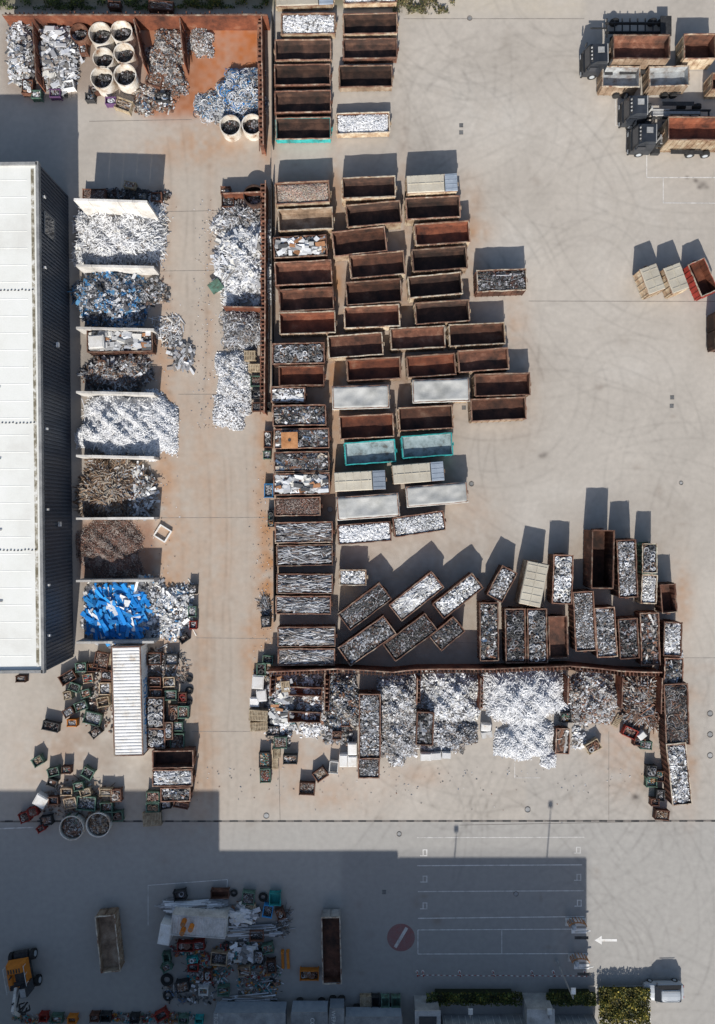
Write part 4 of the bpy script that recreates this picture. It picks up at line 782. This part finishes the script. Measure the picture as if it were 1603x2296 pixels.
# ---------------------------------------------------------------- barriers, bollards, lamps
for x,y in [(1290,2078),(1296,2158)]:
    r=empty('barrier_gate',(*P(x,y),0),0,label='parking barrier gate with white boom on kerb island',category='barrier',group='barrier gates')
    g=MB(); g.frust(0,.55,0,.14,(2.3,.9),(2.1,.75)); g.obj('island',['conc'],r)
    g=MB(); g.box(-.5,.62,.7,.4,.45,1.1); g.frust(-.5,.62,1.251,1.35,(.45,.5),(.25,.35)); g.obj('cabinet',['silver'],r)
    g=MB(); pr_=None
    for i in range(9):
        t=math.pi*i/8; q_=(math.cos(t)*.95,.62+math.sin(t)*.45,1.0); g.cyl((q_[0],q_[1],.5),.05,1.,0,8)
        if pr_: g.bar(pr_,q_,.1,.1,0,1)
        pr_=q_
    g.obj('guard_hoop',['tanplate'],r)
    g=MB(); g.box(.5,.1,1.0,1.7,.1,.1,rz=0.1); g.obj('boom',['white'],r); g=MB(); g.box(.4,-.45,.02,1.7,.55,.03); g.obj('base_plate',['white'],r)
    g=MB(); g.box(.2,-.3,1.5,1.5,.3,.06); g.obj('sign_board',['dark'],r)
for x in (935,948,1030,1105,1192,1240,1310):
    g=MB(); g.cyl((0,0,.4),.06,.8,0,10); g.cyl((0,0,.55),.065,.15,1,10); g.cyl((0,0,.03),.16,.06,1,12); g.frust(0,0,.8,.88,(.1,.1),(.05,.05),0)
    g.obj('bollard',['red','white'],loc=(*P(x,2178),0),category='bollard',label='red and white bollard carrying a chain',group='chain bollards')
g=MB(); a=P(935,2178);b=P(1310,2180)
for i in range(60):
    t=(i+.5)/60; sag=.12*abs(math.sin(t*math.pi*5)); g.box(a[0]+(b[0]-a[0])*t,a[1]+(b[1]-a[1])*t,.72-sag,.2,.04,.05,i%2)
g.obj('barrier_chain',['red','white'],label='red and white chain hung between the bollards',category='chain')
def lamp(px,py,h,label,tilt=0):
    x,y=P(px,py); Hh=h*S; r=empty('street_lamp',(x,y,0),tilt,label=label,category='street lamp',group='yard lamps')
    g=MB(); g.cyl((0,0,Hh/2),.11,Hh,0,10,'z',.06); g.cyl((0,0,.1),.2,.2,0,10); g.obj('pole',['greypaint'],r)
    g=MB(); g.bar((0,0,Hh-.03),(0,.6,Hh+.1),.06,.06,0,2); g.obj('arm',['greypaint'],r)
    g=MB(); g.frust(0,.8,Hh+.02,Hh+.16,(.5,.7),(.35,.5)); g.obj('lamp_head',['white'],r)
lamp(1248,2155,118,'slim grey street lamp beside the barrier gate'); lamp(1195,2312,320,'tall floodlight mast behind the annex',0); lamp(988,2312,284,'tall floodlight mast behind the annex',0)
lamp(1045,2240,60,'low grey lamp post on the annex terrace'); lamp(1215,2240,60,'low grey lamp post on the annex terrace')

# ---------------------------------------------------------------- trucks
def wheels(root,xs,hw,r=.5,w=.32):
    for x in xs:
        for s_ in (1,-1):
            g=MB(); g.cyl((x,s_*hw,r),r,w,0,20,'y'); g.cyl((x,s_*(hw+w/2+.01),r),r*.55,.03,1,12,'y'); g.obj('wheel',['rubber','silver'],root)
def truck(px,py,L,ang=0,flat=False):
    h=56; x,y=P(px,py,h); r=empty('truck',(x,y,0),math.radians(ang),label='black three-axle truck with hook-lift chassis',category='truck',group='parked trucks')
    g=MB(); g.frust(1.15,0,.5,1.35,(2.3,2.4),(2.25,2.45)); g.frust(1.2,0,1.352,2.5,(2.2,2.45),(1.85,2.25),ox=.12); g.frust(1.34,0,2.502,2.78,(1.8,2.2),(1.1,1.9),ox=.25); g.obj('cab',['black'],r)
    g=MB(); g.add([(.115,-1.0,1.55),(.115,1.0,1.55),(.34,.95,2.4),(.34,-.95,2.4)],[(0,3,2,1)]); g.obj('windshield',['glass'],r)
    g=MB(); g.box(.9,1.24,1.9,.9,.02,.6); g.box(.9,-1.24,1.9,.9,.02,.6); g.obj('side_window',['glass'],r)
    g=MB()
    for s_ in (1,-1): g.box(.15,s_*1.42,1.9,.14,.22,.6); g.box(.2,s_*1.28,2.1,.06,.2,.05)
    g.obj('mirror',['black'],r)
    g=MB(); g.box(1.45,.3,2.82,.7,.6,.06,1); g.box(.55,0,2.66,.16,1.7,.1); g.box(2.2,0,2.5,.1,2.0,.5,1)
    for j in range(4): g.cyl((.47,-.6+.4*j,2.72),.1,.12,1,8,'x')
    g.obj('roof_hatch',['dark','greypaint'],r)
    g=MB(); g.box(.02,0,.62,.2,2.45,.5); g.box(-.02,0,1.05,.08,1.9,.3); g.obj('bumper',['dark'],r)
    for s_ in (1,-1):
        g=MB(); g.box(-.09,s_*.95,.65,.06,.4,.2); g.obj('headlight',['silver'],r)
    Lm=L*K(h)
    g=MB()
    for s_ in (1,-1): g.box(Lm/2+.4,s_*.42,.95,Lm-1.2,.12,.26)
    for i in range(8): g.box(2.6+(Lm-3)*i/7,0,.95,.12,.75,.2)
    g.cyl((2.9,1.0,.75),.32,.9,0,12,'x'); g.box(2.9,-1.,.75,.9,.5,.5); g.cyl((2.6,-.8,1.9),.12,1.6,0,10)
    for s_ in (1,-1): g.box(Lm*.62,s_*1.1,1.08,Lm*.35,.45,.04)
    g.obj('chassis',['dark'],r)
    g=MB(); g.box(Lm*.55,0,1.2,Lm*.6,.3,.2); g.bar((2.9,0,1.3),(2.9,0,2.3),.2,.2,0,1); g.cyl((4.2,.3,1.3),.09,2.,0,8,'x'); g.cyl((4.2,-.3,1.3),.09,2.,0,8,'x'); g.obj('hook_lift',['greypaint'],r)
    wheels(r,[1.2,Lm*.68,Lm*.85],1.05)
    return r
def onbed(px,py,L,W,ang=0,inner='rust'):
    C(px,py,L,W,ang,62,24,wall='cream',inner=inner,hook=-1,label='cream rusty open container loaded on a truck')
truck(1318,118,190,1); onbed(1439,105,130,58)
truck(1407,234,210,0); truck(1427,297,210,-1); onbed(1572,288,150,56,0,'redrust')
r=empty('flatbed_trailer',(*P(1430,62,20),0),0,label='empty dark trailer chassis parked beside a truck',category='trailer')
g=MB()
for s_ in (1,-1): g.box(0,s_*.5,.95,7.2,.14,.28)
for i in range(9): g.box(-3.4+i*.85,0,.95,.12,2.1,.12)
g.box(-4.3,0,.9,1.8,.12,.12); g.box(3,0,1.25,1.2,2.2,.1); g.obj('chassis',['dark'],r); wheels(r,[-2.4,1.8,2.9],.95)
for (x,y) in [(1392,205),(1500,205)]:
    r=empty('trailer_chassis',(*P(x,y-18,10),0),0,label='short dark trailer undercarriage beneath a container',category='trailer',group='trailer undercarriages'); g=MB(); g.box(0,-1.,.5,2.6,.14,.2); g.box(-1.9,-.9,.4,1.2,.1,.1); g.obj('chassis',['dark'],r)
    for q in (.5,-.5):
        g=MB(); g.cyl((q,-1.3,.4),.4,.25,0,16,'y'); g.obj('wheel',['rubber'],r)

def loft(secs,m,name,par):
    g=MB(); n=len(secs[0])
    for s_ in secs: g.v+=s_
    for i in range(len(secs)-1):
        for j in range(n-1): g.f.append((i*n+j,(i+1)*n+j,(i+1)*n+j+1,i*n+j+1)); g.m.append(0)
    g.f.append(tuple(range(n))); g.m.append(0); g.f.append(tuple(range(len(g.v)-1,len(g.v)-n-1,-1))); g.m.append(0)
    return g.obj(name,[m],par,smooth=False)
h=34; r=empty('parked_car',(*P(1497,2236,h),0),math.radians(1),label='silver people carrier parked in the sunlit driveway',category='car')
def sec(x,hw,zt,zs): return [(x,-hw*.92,.25),(x,-hw,.5),(x,-hw,zs),(x,-hw*.9,zt-.04),(x,-hw*.6,zt),(x,0,zt+.03),(x,hw*.6,zt),(x,hw*.9,zt-.04),(x,hw,zs),(x,hw,.5),(x,hw*.92,.25)]
loft([sec(-2.15,.45,.62,.55),sec(-2.08,.7,.74,.66),sec(-1.7,.88,.93,.82),sec(-1.1,.92,1.04,.9),sec(.5,.92,1.06,.92),sec(1.8,.9,1.06,.92),sec(2.05,.82,1.02,.88),sec(2.15,.6,.85,.72)],'silver','body',r)
g=MB(); g.frust(.35,0,1.05,1.52,(3.0,1.72),(2.2,1.40),ox=.1); g.obj('window',['glass'],r)
def rsec(x,hw,z): return [(x,-hw,z-.05),(x,-hw*.9,z),(x,-hw*.5,z+.05),(x,0,z+.07),(x,hw*.5,z+.05),(x,hw*.9,z),(x,hw,z-.05)]
loft([rsec(-.58,.54,1.50),rsec(-.45,.62,1.58),rsec(0,.66,1.62),rsec(1.1,.66,1.62),rsec(1.35,.62,1.58),rsec(1.48,.54,1.50)],'silver','roof',r)
g=MB()
for s_ in (1,-1):
    g.box(.5,s_*.58,1.70,1.7,.04,.05); g.box(-.85,s_*1.0,1.0,.16,.2,.14)
g.obj('roof_rail',['greypaint'],r)
for s_ in (1,-1):
    g=MB(); g.box(-2.02,s_*.5,.72,.2,.26,.1); g.obj('headlight',['white'],r)
    g=MB(); g.box(2.12,s_*.58,.82,.1,.2,.2); g.obj('tail_light',['red'],r)
wheels(r,[-1.35,1.4],.8,.33,.22)

r=empty('excavator',(*P(42,2192,40),0),math.radians(-80),label='orange material handler with white grab arm',category='excavator')
g=MB(); g.frust(-.2,-.1,1.3,2.2,(2.9,2.2),(2.7,2.0)); g.frust(-1.15,0,2.202,2.7,(.8,1.8),(.6,1.5)); g.frust(-.1,-.75,2.202,2.5,(1.3,.5),(1.1,.4)); g.obj('machine_house',['orange'],r)
g=MB(); g.box(-.2,.35,2.26,.9,1.1,.1); g.cyl((-.5,-.5,2.7),.08,.5,0,8); g.box(.55,-.1,2.23,.5,1.7,.04)
for i in range(5): g.box(-1.15,-.6+i*.3,2.72,.45,.12,.04)
g.box(1.0,-.75,2.23,.35,.5,.06); g.obj('engine_cover',['dark'],r)
g=MB(); g.frust(1.15,.75,1.5,3.0,(1.2,.85),(1.05,.8)); g.obj('cabin',['glass'],r); g=MB(); g.box(1.15,.75,3.04,.9,.6,.06); g.obj('cabin_roof',['greypaint'],r)
g=MB()
for s_ in (1,-1): g.box(-.2,s_*1.12,2.75,2.8,.05,.05)
for q in (-1.5,-.6,.4,1.1):
    for s_ in (1,-1): g.box(q,s_*1.12,2.5,.04,.04,.5)
g.obj('railing',['white'],r)
g=MB(); g.box(0,0,.7,4.2,1.5,.5); 
for a_ in (-1.5,1.5): g.box(a_,0,.6,.5,2.6,.3)
g.obj('undercarriage',['dark'],r); wheels(r,[-1.5,1.5],1.2,.55,.4)
g=MB(); g.bar((.8,-.2,2.4),(2.5,-.2,3.7),.3,.4,0,2); g.obj('boom',['conc'],r)
g=MB(); g.bar((2.5,-.2,3.7),(3.7,-.3,2.6),.22,.28,0,2); g.obj('stick',['conc'],r)
g=MB(); g.cyl((1.8,-.2,3.45),.08,.3,0,8); g.bar((1.2,-.5,2.3),(2.3,-.5,3.4),.12,.12,0,1); g.bar((1.2,.1,2.3),(2.3,.1,3.4),.12,.12,0,1); g.obj('hydraulic_cylinder',['dark'],r)
g=MB()
for i in range(5):
    a_=2*math.pi*i/5; g.bar((3.7,-.3,2.4),(3.7+.7*math.cos(a_),-.3+.7*math.sin(a_),1.6),.18,.1,0,1); g.bar((3.7+.7*math.cos(a_),-.3+.7*math.sin(a_),1.6),(3.7+.3*math.cos(a_),-.3+.3*math.sin(a_),1.0),.15,.08,0,1)
g.obj('grab',['dark'],r)
for x in (634,646):
    g=MB(); g.box(0,0,.1,.3,2.0,.16,rz=.05); g.frust(0,1.0,.0,.6,(.32,.2),(.3,.15)); g.obj('loader_fork',['orange'],loc=(*P(x,2150),0),category='loader fork',label='orange loader fork lying on the asphalt',group='loader forks')

# ---------------------------------------------------------------- light, sky, camera
el=math.radians(33); dx,dy=.08,1.; L=math.hypot(dx,dy)
d=Vector((dx/L*math.cos(el),dy/L*math.cos(el),-math.sin(el)))
sun=bpy.data.lights.new('sun','SUN'); sun.energy=5.0; sun.angle=math.radians(.5); sun.color=(1,.96,.90)
so=bpy.data.objects.new('sun',sun); so.rotation_euler=d.to_track_quat('-Z','Y').to_euler(); so.location=(0,0,60); SC.collection.objects.link(so)
w=bpy.data.worlds.new('World'); SC.world=w; w.use_nodes=True; nt=w.node_tree
sk=nt.nodes.new('ShaderNodeTexSky'); sk.sky_type='NISHITA'; sk.sun_disc=False; sk.sun_elevation=el; sk.sun_rotation=math.pi+math.atan2(dx,dy); sk.dust_density=1.5
bg=nt.nodes['Background']; bg.inputs['Strength'].default_value=.11; nt.links.new(sk.outputs[0],bg.inputs[0])
cam=bpy.data.cameras.new('camera'); co=bpy.data.objects.new('camera',cam); SC.collection.objects.link(co)
co.location=(0,0,HP*S); cam.sensor_fit='VERTICAL'; cam.sensor_height=24; cam.lens=24*HP/2296; cam.clip_end=6000; cam.clip_start=1; SC.camera=co
SC.view_settings.view_transform='Standard'; SC.view_settings.look='None'; SC.view_settings.exposure=0
